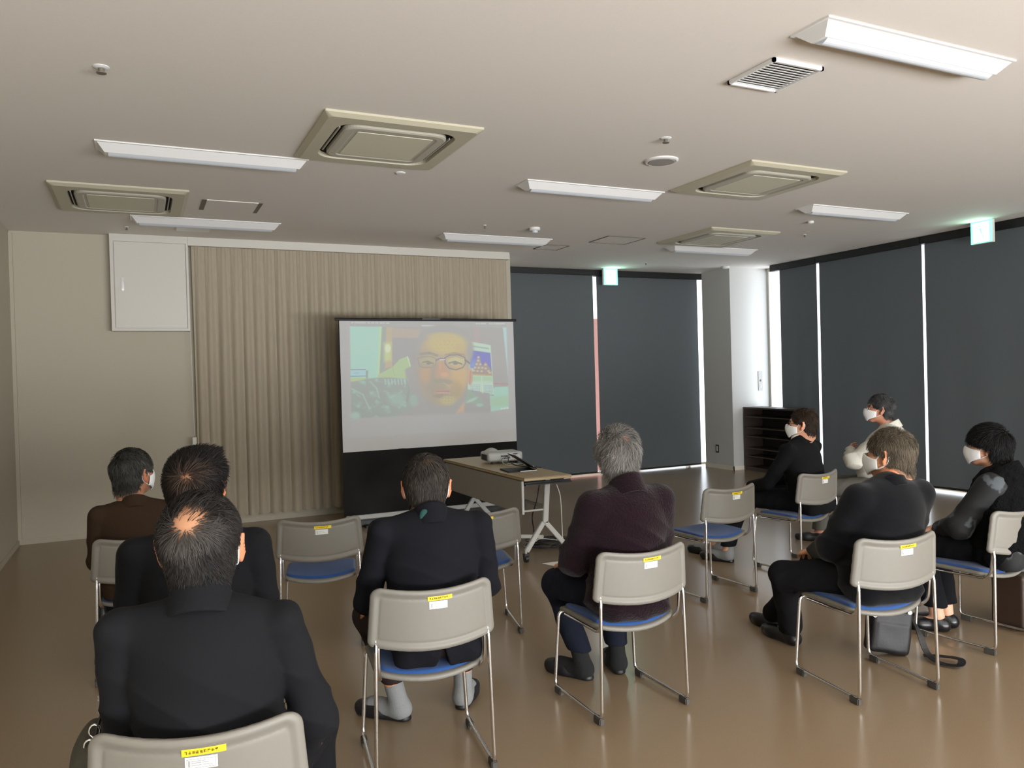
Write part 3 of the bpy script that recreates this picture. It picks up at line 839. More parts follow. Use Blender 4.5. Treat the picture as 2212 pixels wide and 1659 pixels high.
    poly([(1165, 540), (1225, 540), (1300, 690), (1250, 722), (1150, 715), (1130, 660)], (206, 140, 90), 24, .85); ell(1236, 690, 50, 26, (238, 160, 112), .85, .6); ell(1180, 590, 18, 60, (226, 150, 104), .7, .7)
    poly([(1110, 560), (1160, 560), (1130, 720), (1180, 745), (1060, 760), (1070, 640)], (148, 134, 106), 30, .7)
    ell(1215, 772, 120, 34, (148, 134, 100), .85, .5, .06); line([(1160, 800), (1230, 790), (1300, 830)], 7, (216, 204, 160), .7)
    ell(1150, 830, 110, 80, (150, 138, 108), .7, .6); ell(1370, 860, 70, 90, (176, 146, 88), .7, .7); ell(1215, 938, 110, 26, (134, 120, 96), .85, .5)
    line([(1135, 880), (1210, 872), (1300, 880)], 9, (196, 128, 112), .95); ell(1220, 898, 84, 14, (222, 156, 140), .95, .5); line([(1140, 886), (1290, 884)], 3.5, (104, 84, 74), .9)
    ell(1275, 985, 86, 56, (206, 192, 108), .85, .6); mixc(np.clip(nz(.16, 2), 0, 1) * np.clip(1 - np.hypot((X - 1260) / 190, (Y - 950) / 150), 0, 1) * .8, (150, 136, 92))
    line([(960, 452), (1060, 440), (1150, 468)], 15, (128, 118, 98), .8); line([(1250, 462), (1350, 440), (1470, 462)], 11, (150, 128, 72), .8)
    ell(1040, 535, 86, 40, (182, 172, 108), .9, .4); ell(1375, 530, 104, 52, (216, 206, 126), .9, .4)
    line([(985, 548), (1040, 536), (1100, 560)], 8, (92, 92, 76), .9); line([(1290, 556), (1360, 540), (1440, 568)], 9, (92, 88, 74), .9); ell(1050, 560, 26, 15, (96, 100, 84), .9, .5); ell(1365, 562, 30, 16, (88, 88, 80), .9, .5)
    line([(1290, 500), (1370, 480), (1450, 504)], 5, (170, 150, 80), .8); line([(1000, 600), (1080, 606)], 6, (150, 132, 96), .7); line([(1300, 612), (1430, 614)], 6, (186, 156, 84), .7)
    def lens(pts, c_, w_): line(pts + [pts[0]], w_, c_)
    lens([(925, 500), (1000, 482), (1090, 484), (1138, 510), (1134, 570), (1090, 606), (1000, 612), (945, 590)], (128, 130, 116), 5)
    lens([(1238, 496), (1300, 466), (1400, 462), (1478, 492), (1486, 560), (1450, 610), (1370, 636), (1290, 618), (1245, 566)], (88, 84, 112), 6.5)
    line([(1136, 525), (1190, 502), (1242, 510)], 8, (96, 90, 118)); line([(1180, 520), (1238, 516)], 5, (232, 238, 230)); line([(1482, 520), (1535, 560)], 9, (76, 70, 84))
    ell(1540, 712, 32, 98, (212, 152, 108), 1, .35); line([(1548, 650), (1532, 800)], 6, (170, 108, 84), .7)
    C[:] = C * .86 + 24
    poly([(1365, 1138), (1420, 1060), (1468, 1000), (1462, 1130)], (210, 172, 130), 14)
    rgb = C / 255.0
    rgb = np.where(rgb <= .04045, rgb / 12.92, ((rgb + .055) / 1.055) ** 2.4)
    return nx, ny, U, Vv, rgb

M['picture'] = mat_attr('projected_picture', 0.8, 0.1, emit=0.50)
t = thing('projection_screen', 'pull-up projection screen showing a video of a bearded person in glasses', 'screen', (0, 0, 0))
sx0, sx1, sy, szb, szt = 1.80, 3.715, 7.72, 0.745, 2.056
nx, ny, U, Vv, rgb = picture()
Vx = np.stack([sx0 + (sx1 - sx0) * U, sy - .004 + 0.006 * np.sin(U * 5) * Vv, szt + (szb - szt) * Vv], -1).reshape(-1, 3)
idx = np.arange(nx * ny).reshape(ny, nx)
F = np.stack([idx[:-1, :-1], idx[1:, :-1], idx[1:, 1:], idx[:-1, 1:]], -1).reshape(-1, 4)
np_mesh('projected_image', Vx, F, 'picture', t, rgb.reshape(-1, 3))
# black border cloth with soft drapes, both above/below and behind
def cloth(x0, x1, z0, z1, y, n=60, m_=14):
    v = []; f = []
    for j in range(m_ + 1):
        for i in range(n + 1):
            a = i / n; b_ = j / m_; z = z1 + (z0 - z1) * b_
            w = .010 * math.sin(a * 9 + b_ * 2.2) * b_ + .008 * math.sin((a * 3.2 - b_ * .8) * 5.5) * b_ + .004 * math.sin(a * 31 + b_ * 4) * b_ * (1 - b_)
            v.append((x0 + (x1 - x0) * a, y + w, z))
    for j in range(m_):
        for i in range(n): k = j * (n + 1) + i; f.append((k, k + n + 1, k + n + 2, k + 1))
    return MB().add(v, f)
cloth(sx0 - .004, sx1 + .008, .10, .750, sy + .002).obj('lower_border', 'screen_black', t, smooth=True)
MB().box(sx0 - .004, sx1 + .008, sy + .012, sy + .016, .74, 2.07).obj('backing_cloth', 'screen_black', t)
MB().tube([(1.758, sy, 2.072), (3.75, sy, 2.072)], .014, 10).box(2.66, 2.86, sy - .02, sy + .02, 2.07, 2.088).obj('top_rail', 'black', t, smooth=False)
MB().box(1.80, 3.72, 7.655, 7.70, .062, .115).obj('hem_bar', 'leg_grey', t, bevel=.006)
MB().box(1.74, 3.78, 7.64, 7.80, .012, .075).obj('case', 'black', t, bevel=.012)
for x in (2.0, 3.5): MB().box(x - .03, x + .03, 7.55, 7.9, 0, .02).obj('foot', 'black', t, bevel=.004)
MB().tube([(2.76, 7.78, .07), (2.76, 7.77, 1.2)], .014, 8).tube([(2.76, 7.77, 1.15), (2.76, 7.75, 2.07)], .010, 8).obj('support_pole', 'black', t, smooth=False)

# ================================================================== TABLE
t = thing('folding_table', 'long wheeled training table carrying the projector', 'table', (2.815, 6.18, 0))
TX0, TX1, TY0, TY1, TZ = -.205, .205, -.88, .87, .68
MB().box(TX0, TX1, TY0, TY1, TZ - .024, TZ).obj('tabletop', 'wood_top', t, bevel=.003)
MB().box(TX0 - .002, TX1 + .002, TY0 - .002, TY1 + .002, TZ - .021, TZ - .003).obj('edge_band', 'wood_edge', t, bevel=.002)
MB().box(TX0 + .004, TX0 + .02, TY0 + .07, TY1 - .05, .40, TZ - .03).obj('modesty_panel', 'panel', t, bevel=.003)
MB().box(TX0 + .003, TX0 + .022, TY0 + .055, TY0 + .072, .395, TZ - .028).obj('panel_edge', 'leg_grey', t, bevel=.003)
sh = MB().box(TX0 + .06, TX1 + .06, TY0 + .10, TY1 - .1, TZ - .075, TZ - .065)
for k in range(14): sh.box(TX0 + .06, TX1 + .06, TY0 + .12 + k * .11, TY0 + .13 + k * .11, TZ - .066, TZ - .05)
sh.obj('under_shelf', 'black', t, bevel=0)
for ye in (TY0 + .16, TY1 - .16):
    lg = MB()
    def beam(a, b, w, d, lg=lg):
        a = Vector(a); b = Vector(b); z = (b - a).normalized(); y = Vector((0, 1, 0)); x = y.cross(z).normalized()
        P = []
        for p in (a, b): P += [p + x * sx * w / 2 + y * sy_ * d / 2 for sx, sy_ in ((-1, -1), (1, -1), (1, 1), (-1, 1))]
        lg.add(P, [(0, 1, 2, 3), (7, 6, 5, 4), (0, 4, 5, 1), (1, 5, 6, 2), (2, 6, 7, 3), (3, 7, 4, 0)])
    beam((.075, ye, TZ - .03), (.045, ye, .29), .046, .03); beam((.03, ye, .30), (-.125, ye, .085), .038, .03); beam((.045, ye, .30), (.235, ye, .085), .038, .03)
    lg.obj('leg_frame', 'leg_grey', t, bevel=.004)
    for xw in (-.13, .24):
        c = MB().lathe((xw - .012, ye, .030), [(.03, 0), (.03, .024)], 18, axis='x').box(xw - .02, xw + .02, ye - .018, ye + .018, .045, .07)
        c.obj('caster', 'black', t, bevel=0)
        MB().tube([(xw, ye, .06), (xw, ye, .10)], .010, 8).obj('caster_stem', 'leg_grey', t)
MB().tube([(TX0 + .02, TY0 + .16, .40), (.05, TY0 + .16, .40)], .008, 8).obj('crossbar', 'leg_grey', t)
MB().tube([(.05, TY0 + .16, .42), (.05, TY1 - .16, .42)], .012, 8).obj('crossbar', 'leg_grey', t)

# ---- projector
t = thing('projector', 'white short-throw projector with a domed lens on the table', 'projector', (2.935, 6.42, TZ), -.10)
s = Sdf()
s.box((0, 0, .062), (.165, .12, .042), r=.022, k=.01)
s.ell((-.075, .06, .088), (.062, .055, .045), k=.02)
V, F = s.mesh(.006)
np_mesh('body', V, F, 'proj', t)
pt = MB()
pt.box(-.045, .05, -.1235, -.118, .035, .085)
pt.obj('port_panel', 'leg_grey', t, bevel=.001)
pp = MB()
for (x, z, w, h) in ((-.035, .07, .010, .006), (-.015, .07, .008, .006), (.005, .072, .012, .005), (-.03, .05, .006, .006), (-.012, .05, .006, .006), (.006, .05, .01, .005), (.028, .055, .012, .009), (.03, .074, .01, .004), (.09, .085, .02, .004), (.065, .06, .006, .006)):
    pp.box(x - w, x + w, -.1275, -.122, z - h, z + h)
pp.obj('socket', 'proj_dark', t)
vn = MB()
for k in range(9): vn.box(-.1675, -.163, -.085 + k * .018, -.077 + k * .018, .035, .085)
vn.obj('side_vent', 'proj_dark', t)
fn = MB().lathe((.118, -.121, .06), [(.030, -.004), (.026, -.006), (.024, -.002)], 20, axis='y'); fn.obj('speaker_grille', 'leg_grey', t)
MB().lathe((-.075, .095, .098), [(.02, .0), (.028, .015)], 16, axis='y').obj('lens', 'proj_dark', t)
for x, y in ((-.12, -.085), (.12, -.085), (0, .09)): MB().lathe((x, y, 0), [(.010, 0), (.010, .022)], 12).obj('foot', 'black', t)

# ---- laptop
t = thing('laptop', 'dark half-folded laptop lying on the near end of the table', 'laptop', (2.80, 5.82, TZ), math.radians(-8))
MB().box(-.125, .125, -.15, .09, 0, .011).obj('base', 'laptop', t, bevel=.004)
MB().box(-.02, .122, -.152, -.149, .003, .009).obj('front_edge', 'silver', t)
T = Matrix.Translation((.125, 0, .014)) @ Matrix.Rotation(math.radians(33), 4, 'Y')
MB().box(-.215, 0, -.145, .085, 0, .006, T).obj('lid', 'laptop', t, bevel=.002)

# ---- cables
def cable(ctrl, r, m, name, label, n=8):
    o = MB().tube(curve_pts(ctrl, n), r, 6).obj(name, m, smooth=True); tag(o, label, 'cable'); return o
cable([(2.92, 6.30, .74), (2.91, 6.22, .75), (2.87, 6.12, .72), (2.90, 6.02, .69), (2.98, 5.96, .688), (3.03, 6.04, .686), (2.97, 6.10, .686), (2.90, 5.98, .69), (2.95, 5.86, .69), (3.02, 5.80, .688)], .0042, 'cable_b', 'video_cable', 'black cable running from the projector ports towards the laptop')
cable([(2.89, 6.30, .73), (2.85, 6.20, .70), (2.86, 6.10, .688), (2.94, 6.14, .688), (2.90, 6.22, .69), (2.99, 6.12, .688), (3.01, 5.92, .686)], .0034, 'cable_w', 'white_cable', 'white cable looped on the tabletop beside the laptop')
cable([(2.93, 5.38, .60), (2.95, 5.36, .50), (2.99, 5.42, .30), (3.02, 5.46, .12), (3.06, 5.48, .012), (3.2, 5.55, .006), (3.3, 5.7, .006)], .0035, 'cable_w', 'power_cable', 'thin white cord hanging from the table end down to the floor')
cable([(2.87, 5.55, .60), (2.84, 5.56, .45), (2.82, 5.60, .33), (2.86, 5.66, .2), (2.93, 5.78, .05), (3.0, 5.95, .008), (3.1, 6.0, .008)], .0045, 'cable_b', 'power_cable', 'black cord hanging behind the near table leg')
pts = []
for k in range(54):
    a = k * .62; r = .13 + .05 * math.sin(k * .9) + .02 * math.sin(k * 2.3)
    pts.append((3.10 + r * 1.15 * math.cos(a), 5.88 + r * math.sin(a), .008 + .0009 * k))
cable(pts, .0048, 'cable_b', 'cable_coil', 'untidy coil of black cable on the floor under the table', 4)
cable([(2.90, 5.93, .012), (2.95, 5.86, .04), (3.04, 5.92, .062), (3.12, 5.86, .06), (3.2, 5.78, .05), (3.3, 5.72, .03), (3.36, 5.6, .006)], .004, 'cable_w', 'white_cable', 'white cable lying across the black coil on the floor')
ps = MB().box(-.03, .03, -.11, .11, 0, .03).obj('power_strip', 'cable_w', None, bevel=.005); ps.location = (3.0, 6.0, .058); ps.rotation_euler = (0, .15, .9)
tag(ps, 'white power strip lying among the cables under the table', 'power strip')

# ---- shoe shelf by the column
t = thing('shoe_shelf', 'dark wooden shoe shelf standing against the window blinds by the column', 'shelf', (7.93, 8.82, 0), math.radians(-6.0))
# local: +x = depth towards the window, -y = along the front towards the camera
Ls, Ds, Hs = 1.12, .33, .915
MB().box(0, Ds, -Ls, 0, Hs - .022, Hs).obj('top', 'shelf', t, bevel=.002)
MB().box(.004, Ds, -Ls, -Ls + .022, 0, Hs - .022).obj('side_panel', 'shelf', t, bevel=.002)
MB().box(.004, Ds, -.022, 0, 0, Hs - .022).obj('side_panel', 'shelf', t, bevel=.002)
MB().box(Ds - .012, Ds - .002, -Ls + .02, -.02, .02, Hs - .022).obj('back_panel', 'shelf_in', t)
for z in (.04, .20, .315, .485, .61, .77): MB().box(.008, Ds - .012, -Ls + .022, -.022, z, z + .016).obj('shelf_board', 'shelf', t, bevel=.001)
MB().box(.02, .035, -Ls + .02, -.02, 0, .04).obj('plinth', 'shelf', t)

# ================================================================== CHAIRS
def chair_parts():
    # backrest: bent rounded panel with a raised rim
    s = Sdf()
    W, H, ZC = .226, .108, .607
    def f(p):
        x = p[..., 0]; z = p[..., 2] - ZC + .020 * (x / .2) ** 2 * -1 + .012
        z = z - 0.0
        y = p[..., 1] + .224 - .040 * ((x / .2) ** 2 - .6) - (p[..., 2] - ZC) * -.06
        R0 = np.where(z > 0, .040, .018)
        qx = np.abs(x) - (W - R0 - .008 * (z / H)); qz = np.abs(z) - (H - R0)
        d2 = np.hypot(np.maximum(qx, 0), np.maximum(qz, 0)) + np.minimum(np.maximum(qx, qz), 0) - R0
        pan = np.maximum(d2, np.abs(y) - .0055)
        rim = np.hypot(d2 + .010, y) - .0105
        gro = np.hypot(d2 + .030, (y + .0075)) - .0035
        d = smin(pan, rim, .008)
        return smax(d, -gro, .003) * .9
    s.p.append((f, A(0, -.22, ZC), .26, .005, 'u'))
    back = s.mesh(.0035)
    # seat shell and pad
    def seat(h_, zoff, inset, thick, r):
        q = Sdf()
        def g(p):
            x = p[..., 0]; yy = p[..., 1] - .050 * (x / .2) ** 2 * np.clip(-p[..., 1] / .15, 0, 1) + .0
            hx = .206 - inset; hy = .200 - inset
            rr = np.where(yy < 0, .035, .045)
            qx = np.abs(x) - (hx - rr) - .0 * yy; qy = np.abs(yy) - (hy - rr)
            d2 = np.hypot(np.maximum(qx, 0), np.maximum(qy, 0)) + np.minimum(np.maximum(qx, qy), 0) - rr
            zc = .388 + zoff - .022 * np.clip(-yy / .2, 0, 1) ** 2 * (1 - (x / .2) ** 2) - .014 * np.clip((yy - .1) / .1, 0, 1) ** 2 + .004 * (x / .2) ** 2
            w = np.stack([np.maximum(d2 + r, 0), np.maximum(np.abs(p[..., 2] - zc) - thick + r, 0)], -1)
            return np.hypot(w[..., 0], w[..., 1]) + np.minimum(np.maximum(d2 + r, np.abs(p[..., 2] - zc) - thick + r), 0) - r
        q.p.append((g, A(0, 0, .388), .30, .004, 'u'))
        return q.mesh(h_)
    return back, seat(.005, 0, 0, .011, .010), seat(.005, .012, .020, .011, .009)
CB, CS, CP = chair_parts()

def make_chair():
    t = thing('stacking_chair', 'x', 'chair', (0, 0, 0))
    bk_ = np_mesh('backrest', CB[0], CB[1], 'shell', t)
    np_mesh('seat_shell', CS[0], CS[1], 'shell', t)
    np_mesh('seat_pad', CP[0], CP[1], 'blue', t)
    for sx in (-1, 1):
        outer = fillet([(sx * .205, -.196, .545), (sx * .208, -.208, .50), (sx * .218, -.212, .024), (sx * .218, .205, .024), (sx * .198, .188, .372), (sx * .13, .178, .366)], .035, 5)
        inner = fillet([(sx * .196, -.190, .545), (sx * .197, -.195, .50), (sx * .197, -.185, .405), (sx * .186, -.145, .366), (sx * .184, .15, .366)], .03, 5)
        MB().tube(outer, .0078, 8).obj('side_frame', 'chrome', t, smooth=True)
        MB().tube(inner, .0075, 8).obj('back_support', 'chrome', t, smooth=True)
        for y in (-.185, .165):
            MB().box(sx * .218 - .012, sx * .218 + .012, y - .028, y + .028, 0, .030).obj('foot_pad', 'rubber', t, bevel=.004)
    MB().tube([(-.186, -.06, .364), (.186, -.06, .364)], .007, 8).tube([(-.15, .178, .366), (.15, .178, .366)], .007, 8).obj('cross_tube', 'chrome', t)
    # stickers on the back of the backrest, following its curve
    def patch(x0, x1, z0, z1, dy, m, name, par, tilt=0):
        v = []; n = 6
        for j in (0, 1):
            for i in range(n + 1):
                x = x0 + (x1 - x0) * i / n; z = (z1 if j else z0)
                y = -.224 + .040 * ((x / .2) ** 2 - .6) - .06 * (z - .607) - .0055 - dy
                v.append((x, y, z + (x - (x0 + x1) / 2) * tilt))
        f = [(i, i + 1, n + 2 + i, n + 1 + i) for i in range(n)]
        v += [(a, b_ + .0012, c_) for (a, b_, c_) in v[:2 * (n + 1)]]
        k = 2 * (n + 1); f += [(b_ + k, a + k, d_ + k, c_ + k) for (a, b_, c_, d_) in f[:n]]
        return MB().add(v, f).obj(name, m, par)
    tp = patch(-.026, .064, .668, .6835, .0018, 'yellow', 'yellow_tape', t, .02)
    lb = patch(-.020, .046, .637, .664, .0012, 'label', 'paper_label', t)
    # faint printing: a row of dense characters on the tape, a ruled form on the label
    rr = random.Random(5); g = MB()
    def yb(x, z): return -.224 + .040 * ((x / .2) ** 2 - .6) - .06 * (z - .607) - .0055 - .0036
    for k in range(9):
        cx_ = -.017 + k * .0078
        for _ in range(5):
            if rr.random() < .5: x, z, w, h_ = cx_ + rr.uniform(-.001, .001), .6755 + rr.uniform(-.003, .003), .0026, .0004
            else: x, z, w, h_ = cx_ + rr.uniform(-.002, .002), .6755, .0004, .0032
            y = yb(x, z); g.box(x - w, x + w, y, y + .0006, z - h_ + x * .02, z + h_ + x * .02)
    g.obj('tape_print', 'ink', tp)
    g = MB()
    def hb(x0, x1, z0, z1):
        x = (x0 + x1) / 2; y = yb(x, z0) + .0009; g.box(x0, x1, y, y + .0006, z0, z1)
    for z in (.6405, .6595): hb(-.016, .013, z, z + .0005); hb(.013, .042, z, z + .0005)
    for z in (.646, .651, .655): hb(-.006, .013, z, z + .0009); hb(.015, .036 - (z - .646) * 1.5, z, z + .0007)
    for x in (-.016, -.008, .0415): hb(x, x + .0006, .6405, .66)
    hb(-.013, -.010, .643, .657)
    g.obj('label_print', 'inkgrey', lb)
    return t
CH0 = make_chair()
chairs = [
    ('A', (.140, 2.050), -13, 'grey chair nearest the camera, under the balding person in the charcoal suit'),
    ('B', (.962, 2.885), -8, 'grey chair of the person in the navy suit and grey socks'),
    ('C', (1.908, 2.965), -1, 'grey chair of the grey-haired person in the plum fleece'),
    ('D', (2.998, 2.570), -7, 'grey chair of the masked person in the navy sweater, black bag beneath it'),
    ('E', (4.005, 2.705), 6, 'grey chair cut off by the right edge, under the black-haired person'),
    ('F', (.903, 4.477), -13, 'empty chair with a blue seat, left of the person in the navy suit'),
    ('G', (1.745, 4.22), -13, 'empty chair mostly hidden behind the person in the navy suit, in front of the table'),
    ('H', (3.375, 4.12), 4, 'empty chair with its blue seat showing, right of the person in plum'),
    ('I', (4.330, 4.300), 8, 'grey chair of the person in the black suit with glasses'),
    ('J', (5.32, 4.42), 30, 'chair hidden under the person in the pale grey shirt'),
    ('K', (-.022, 4.52), 3, 'grey chair at the far left, under the person in the brown jacket'),
    ('L', (.150, 2.74), -6, 'chair hidden behind the balding person, under the person with thick black hair'),
]
CHP = {}
for i, (k, (x, y), a, lb) in enumerate(chairs):
    o = CH0 if i == 0 else copy_tree(CH0)
    o.location = (x, y, 0); o.rotation_euler = (0, 0, math.radians(a)); o['label'] = lb; o['category'] = 'chair'; o['group'] = 'grey stacking chairs with blue seats'
    CHP[k] = (x, y, -a)
# ================================================================== PEOPLE
def Rz(a): c, s = math.cos(a), math.sin(a); return np.array([[c, -s, 0], [s, c, 0], [0, 0, 1.]])
def Rx(a): c, s = math.cos(a), math.sin(a); return np.array([[1., 0, 0], [0, c, -s], [0, s, c]])
def Ry(a): c, s = math.cos(a), math.sin(a); return np.array([[c, 0, s], [0, 1., 0], [-s, 0, c]])

def head_core(s, fem=False, big=True):
    """skull and face masses in head space: +y is the face, origin mid-head"""
    s.ell((0, -.014, .028), (.077, .095, .086), k=.02)
    s.ell((0, .026, -.036), (.062, .064, .074), k=.035)
    s.cap((0, -.040, -.04), (0, -.046, -.088), .050, .050, k=.03)
    return s
def head_sdf(fem=False):
    s = head_core(Sdf(), fem)
    s.ell((0, .060, -.094), (.027, .022, .019), k=.022)
    for x in (-1, 1):
        s.ell((x * .038, .052, -.030), (.026, .026, .026), k=.022)
        s.cap((x * .012, .079, .022), (x * .042, .068, .022), .010, .010, k=.018)
    for x in (-1, 1):
        s.ell((x * .031, .090, .003), (.018, .012, .010), k=.010, op='s')
        s.ell((x * .031, .071, .003), (.0165, .0135, .0125), k=.006)
    s.cap((0, .082, .006), (0, .103, -.030), .0075, .0125, k=.014)
    for x in (-1, 1): s.ell((x * .012, .092, -.036), (.0085, .010, .0075), k=.008)
    s.ell((0, .083, -.061), (.024, .012, .0065), k=.006); s.ell((0, .081, -.072), (.020, .011, .0065), k=.006)
    for x in (-1, 1):
        R = Rz(x * -.75) @ Ry(x * .18)
        s.ell((x * .0865, -.014, -.006), (.0075, .020, .033), R=R, k=.010)
        s.ell((x * .094, -.006, -.002), (.0045, .011, .020), R=R, k=.006, op='s')
        s.ell((x * .083, -.004, -.038), (.006, .009, .011), k=.008)
    return s

def hair_region(q, st):
    """0..1, where hair grows, in head space"""
    x, y, z = q[..., 0], q[..., 1], q[..., 2]
    nape = st.get('nape', -.082)
    temple = st.get('temple', .035)
    zl = np.interp(y, [-.12, -.045, -.022, .012, .022, .045, .075, .095], [nape, nape, nape * .6 + .004, .022, .004, .022, st.get('front', .055), st.get('front', .055) + .02])
    w = np.clip((z - zl) / .010 + .5, 0, 1)
    for (bx, by, bz, r0, r1, lo) in st.get('bald', ()):
        d = np.sqrt((x - bx) ** 2 + (y - by) ** 2 + (z - bz) ** 2)
        w = w * np.clip(lo + (1 - lo) * (d - r0) / max(r1 - r0, 1e-3), lo, 1)
    return w

def hand(s, w, d, n, side, curl=.45, sc=.95):
    """w wrist, d pointing direction, n palm normal (palm faces n), side +1: thumb towards +across"""
    w = A(*w); d = A(*d); d = d / np.linalg.norm(d); n = A(*n); n = n - d * (n @ d); n /= np.linalg.norm(n); a = np.cross(d, n)
    R = np.stack([a, d, n], 1)
    s.ell(w + d * .045 * sc, A(.040, .052, .015) * sc, R=R, k=.012)
    s.cap(w - d * .02, w + d * .02, .027 * sc, .025 * sc, k=.02)
    L = [(.036, .022, .017), (.042, .026, .018), (.039, .025, .018), (.030, .018, .016)]
    for i in range(4):
        p = w + d * (.084 - .004 * abs(i - 1)) * sc + a * side * (.030 - .0195 * i) * sc
        ang = curl * .5; dd = d
        for j, l in enumerate(L[i]):
            dd = d * math.cos(ang) + n * math.sin(ang) + a * side * (.10 - .07 * i)
            dd /= np.linalg.norm(dd); q = p + dd * l * sc
            s.cap(p, q, (.0088 - .0009 * j) * sc, (.0082 - .0009 * j) * sc, k=.003); p = q; ang += curl * (1 + .1 * i)
    p = w + d * .022 * sc + a * side * .030 * sc
    q = p + (d * .55 + a * side * .75 + n * .25) * .034 * sc; s.cap(p, q, .012 * sc, .0095 * sc, k=.010)
    r = q + (d * .9 + a * side * .25 + n * .3) * .030 * sc; s.cap(q, r, .0095 * sc, .008 * sc, k=.003)

def tri_strip_hair(name, st, hc, R, hs, parent, seed):
    """combed strands as fine ribbons over the scalp"""
    rng = np.random.default_rng(seed)
    core = head_core(Sdf())
    n0 = st.get('n', 6000)
    u = rng.normal(size=(int(n0 * 2.6), 3)); u /= np.linalg.norm(u, axis=1)[:, None]
    u = u[u[:, 2] > -.85]
    c0 = A(0, -.012, .012); t = np.full(len(u), .05)
    for _ in range(14): t = t - core.ev(c0 + u * t[:, None]) * .9
    q = c0 + u * t[:, None]
    w = hair_region(q, st)
    q = q[rng.random(len(q)) < w][:n0]
    n = len(q); K = 6
    crown = A(*st.get('crown', (0.005, -.062, .088)))
    length = st.get('len', .04) * (0.55 + .75 * rng.random(n))
    # shorter at the nape and sides
    length = length * np.interp(q[:, 2], [-.09, -.02, .05], [.45, .75, 1.0])
    length = length * np.where((q[:, 1] > -.03) & (q[:, 2] < .055) & (np.abs(q[:, 0]) > .045), np.interp(q[:, 2], [.0, .055], [.3, .75]), 1)
    length = length * np.interp(q[:, 1], [.045, .075], [1.0, .5])
    step = length / (K - 1)
    comb = A(*st.get('comb', (0, .2, -.4)))
    top = A(*st.get('top_comb', (.30, -.25, .1)))
    def grad(p):
        e = 1e-3; g = np.stack([core.ev(p + A(*[e if i == j else 0 for j in range(3)])) for i in range(3)], -1) - core.ev(p)[:, None]
        return g / np.linalg.norm(g, axis=1)[:, None]
    cl = np.stack([wav(q, 95, 1.0 + seed), wav(q, 95, 9.0 + seed), wav(q, 95, 17.0 + seed)], -1)
    rnd = rng.normal(size=(n, 3)) * st.get('messy', .18)
    lift = st.get('lift', .010) * (.5 + .8 * rng.random(n))
    thick = st.get('thick', .006)
    P = [q + grad(q) * .001]
    for k in range(1, K):
        p = P[-1]; g = grad(p)
        tz = np.clip((p[:, 2] - .04) / .05, 0, 1)[:, None]
        f = (p - crown); f /= (np.linalg.norm(f, axis=1)[:, None] + 1e-6)
        f = f * st.get('whorl', .40) + comb * (1 - tz) + top * tz + cl * st.get('clump', .35) + rnd
        f = f - g * (f * g).sum(1)[:, None]; f /= (np.linalg.norm(f, axis=1)[:, None] + 1e-6)
        p2 = p + f * step[:, None]
        tt = k / (K - 1)
        h = thick * (1 - (1 - tt) ** 2) * (.35 + rng.random(n) * .1 + .65 * ((np.arange(n) * .618) % 1)) + lift * tt ** 1.6
        for _ in range(2):
            d = core.ev(p2); g2 = grad(p2); p2 = p2 + g2 * (h - d)[:, None]
        P.append(p2)
    P = np.stack(P, 1)
    for (cx_, cy_, cz_, r_, vx, vy, vz) in st.get('tufts', ()):
        dd = np.linalg.norm(q - A(cx_, cy_, cz_), axis=1); wgt = np.clip(1 - dd / r_, 0, 1)
        tt = (np.arange(K) / (K - 1)) ** 1.3
        P = P + wgt[:, None, None] * tt[None, :, None] * A(vx, vy, vz)
    T = np.gradient(P, axis=1); G = grad(P.reshape(-1, 3)).reshape(P.shape)
    S = np.cross(T, G); S /= (np.linalg.norm(S, axis=2)[..., None] + 1e-9)
    S = S + G * rng.normal(size=(n, 1, 1)) * .5; S /= np.linalg.norm(S, axis=2)[..., None]
    wd = st.get('w', .0011) * np.array([1, 1, 1, .9, .7, .25])[None, :, None] * (.7 + .6 * rng.random((n, 1, 1)))
    V = np.stack([P - S * wd, P + S * wd], 2).reshape(-1, 3)
    b = (np.arange(n) * K * 2)[:, None] + (np.arange(K - 1) * 2)[None, :]
    F = np.stack([b, b + 1, b + 3, b + 2], -1).reshape(-1, 4)
    ca, cb = A(*st['c0'][:3]), A(*st['c1'][:3])
    g = st.get('grey', .2)
    gf = np.full(n, g)
    for (cx_, cy_, cz_, r_, am) in st.get('greyspots', ()):
        gf = gf + am * np.clip(1 - np.linalg.norm(q - A(cx_, cy_, cz_), axis=1) / r_, 0, 1)
    gm = np.clip(gf + .32 * wav(q, 70, 3) * np.minimum(gf * 3, 1) + .22 * (rng.random(n) - .5) * np.minimum(gf * 3, 1), 0, 1)[:, None]
    col = (ca * (1 - gm) + cb * gm) * (.86 + .28 * rng.random((n, 1)))
    Cc = np.repeat(col, K * 2, axis=0)
    V = (V * hs) @ R.T + hc
    return np_mesh('hair', V, F, 'hair', parent, Cc)

def lin(c): return np.array(c[:3])

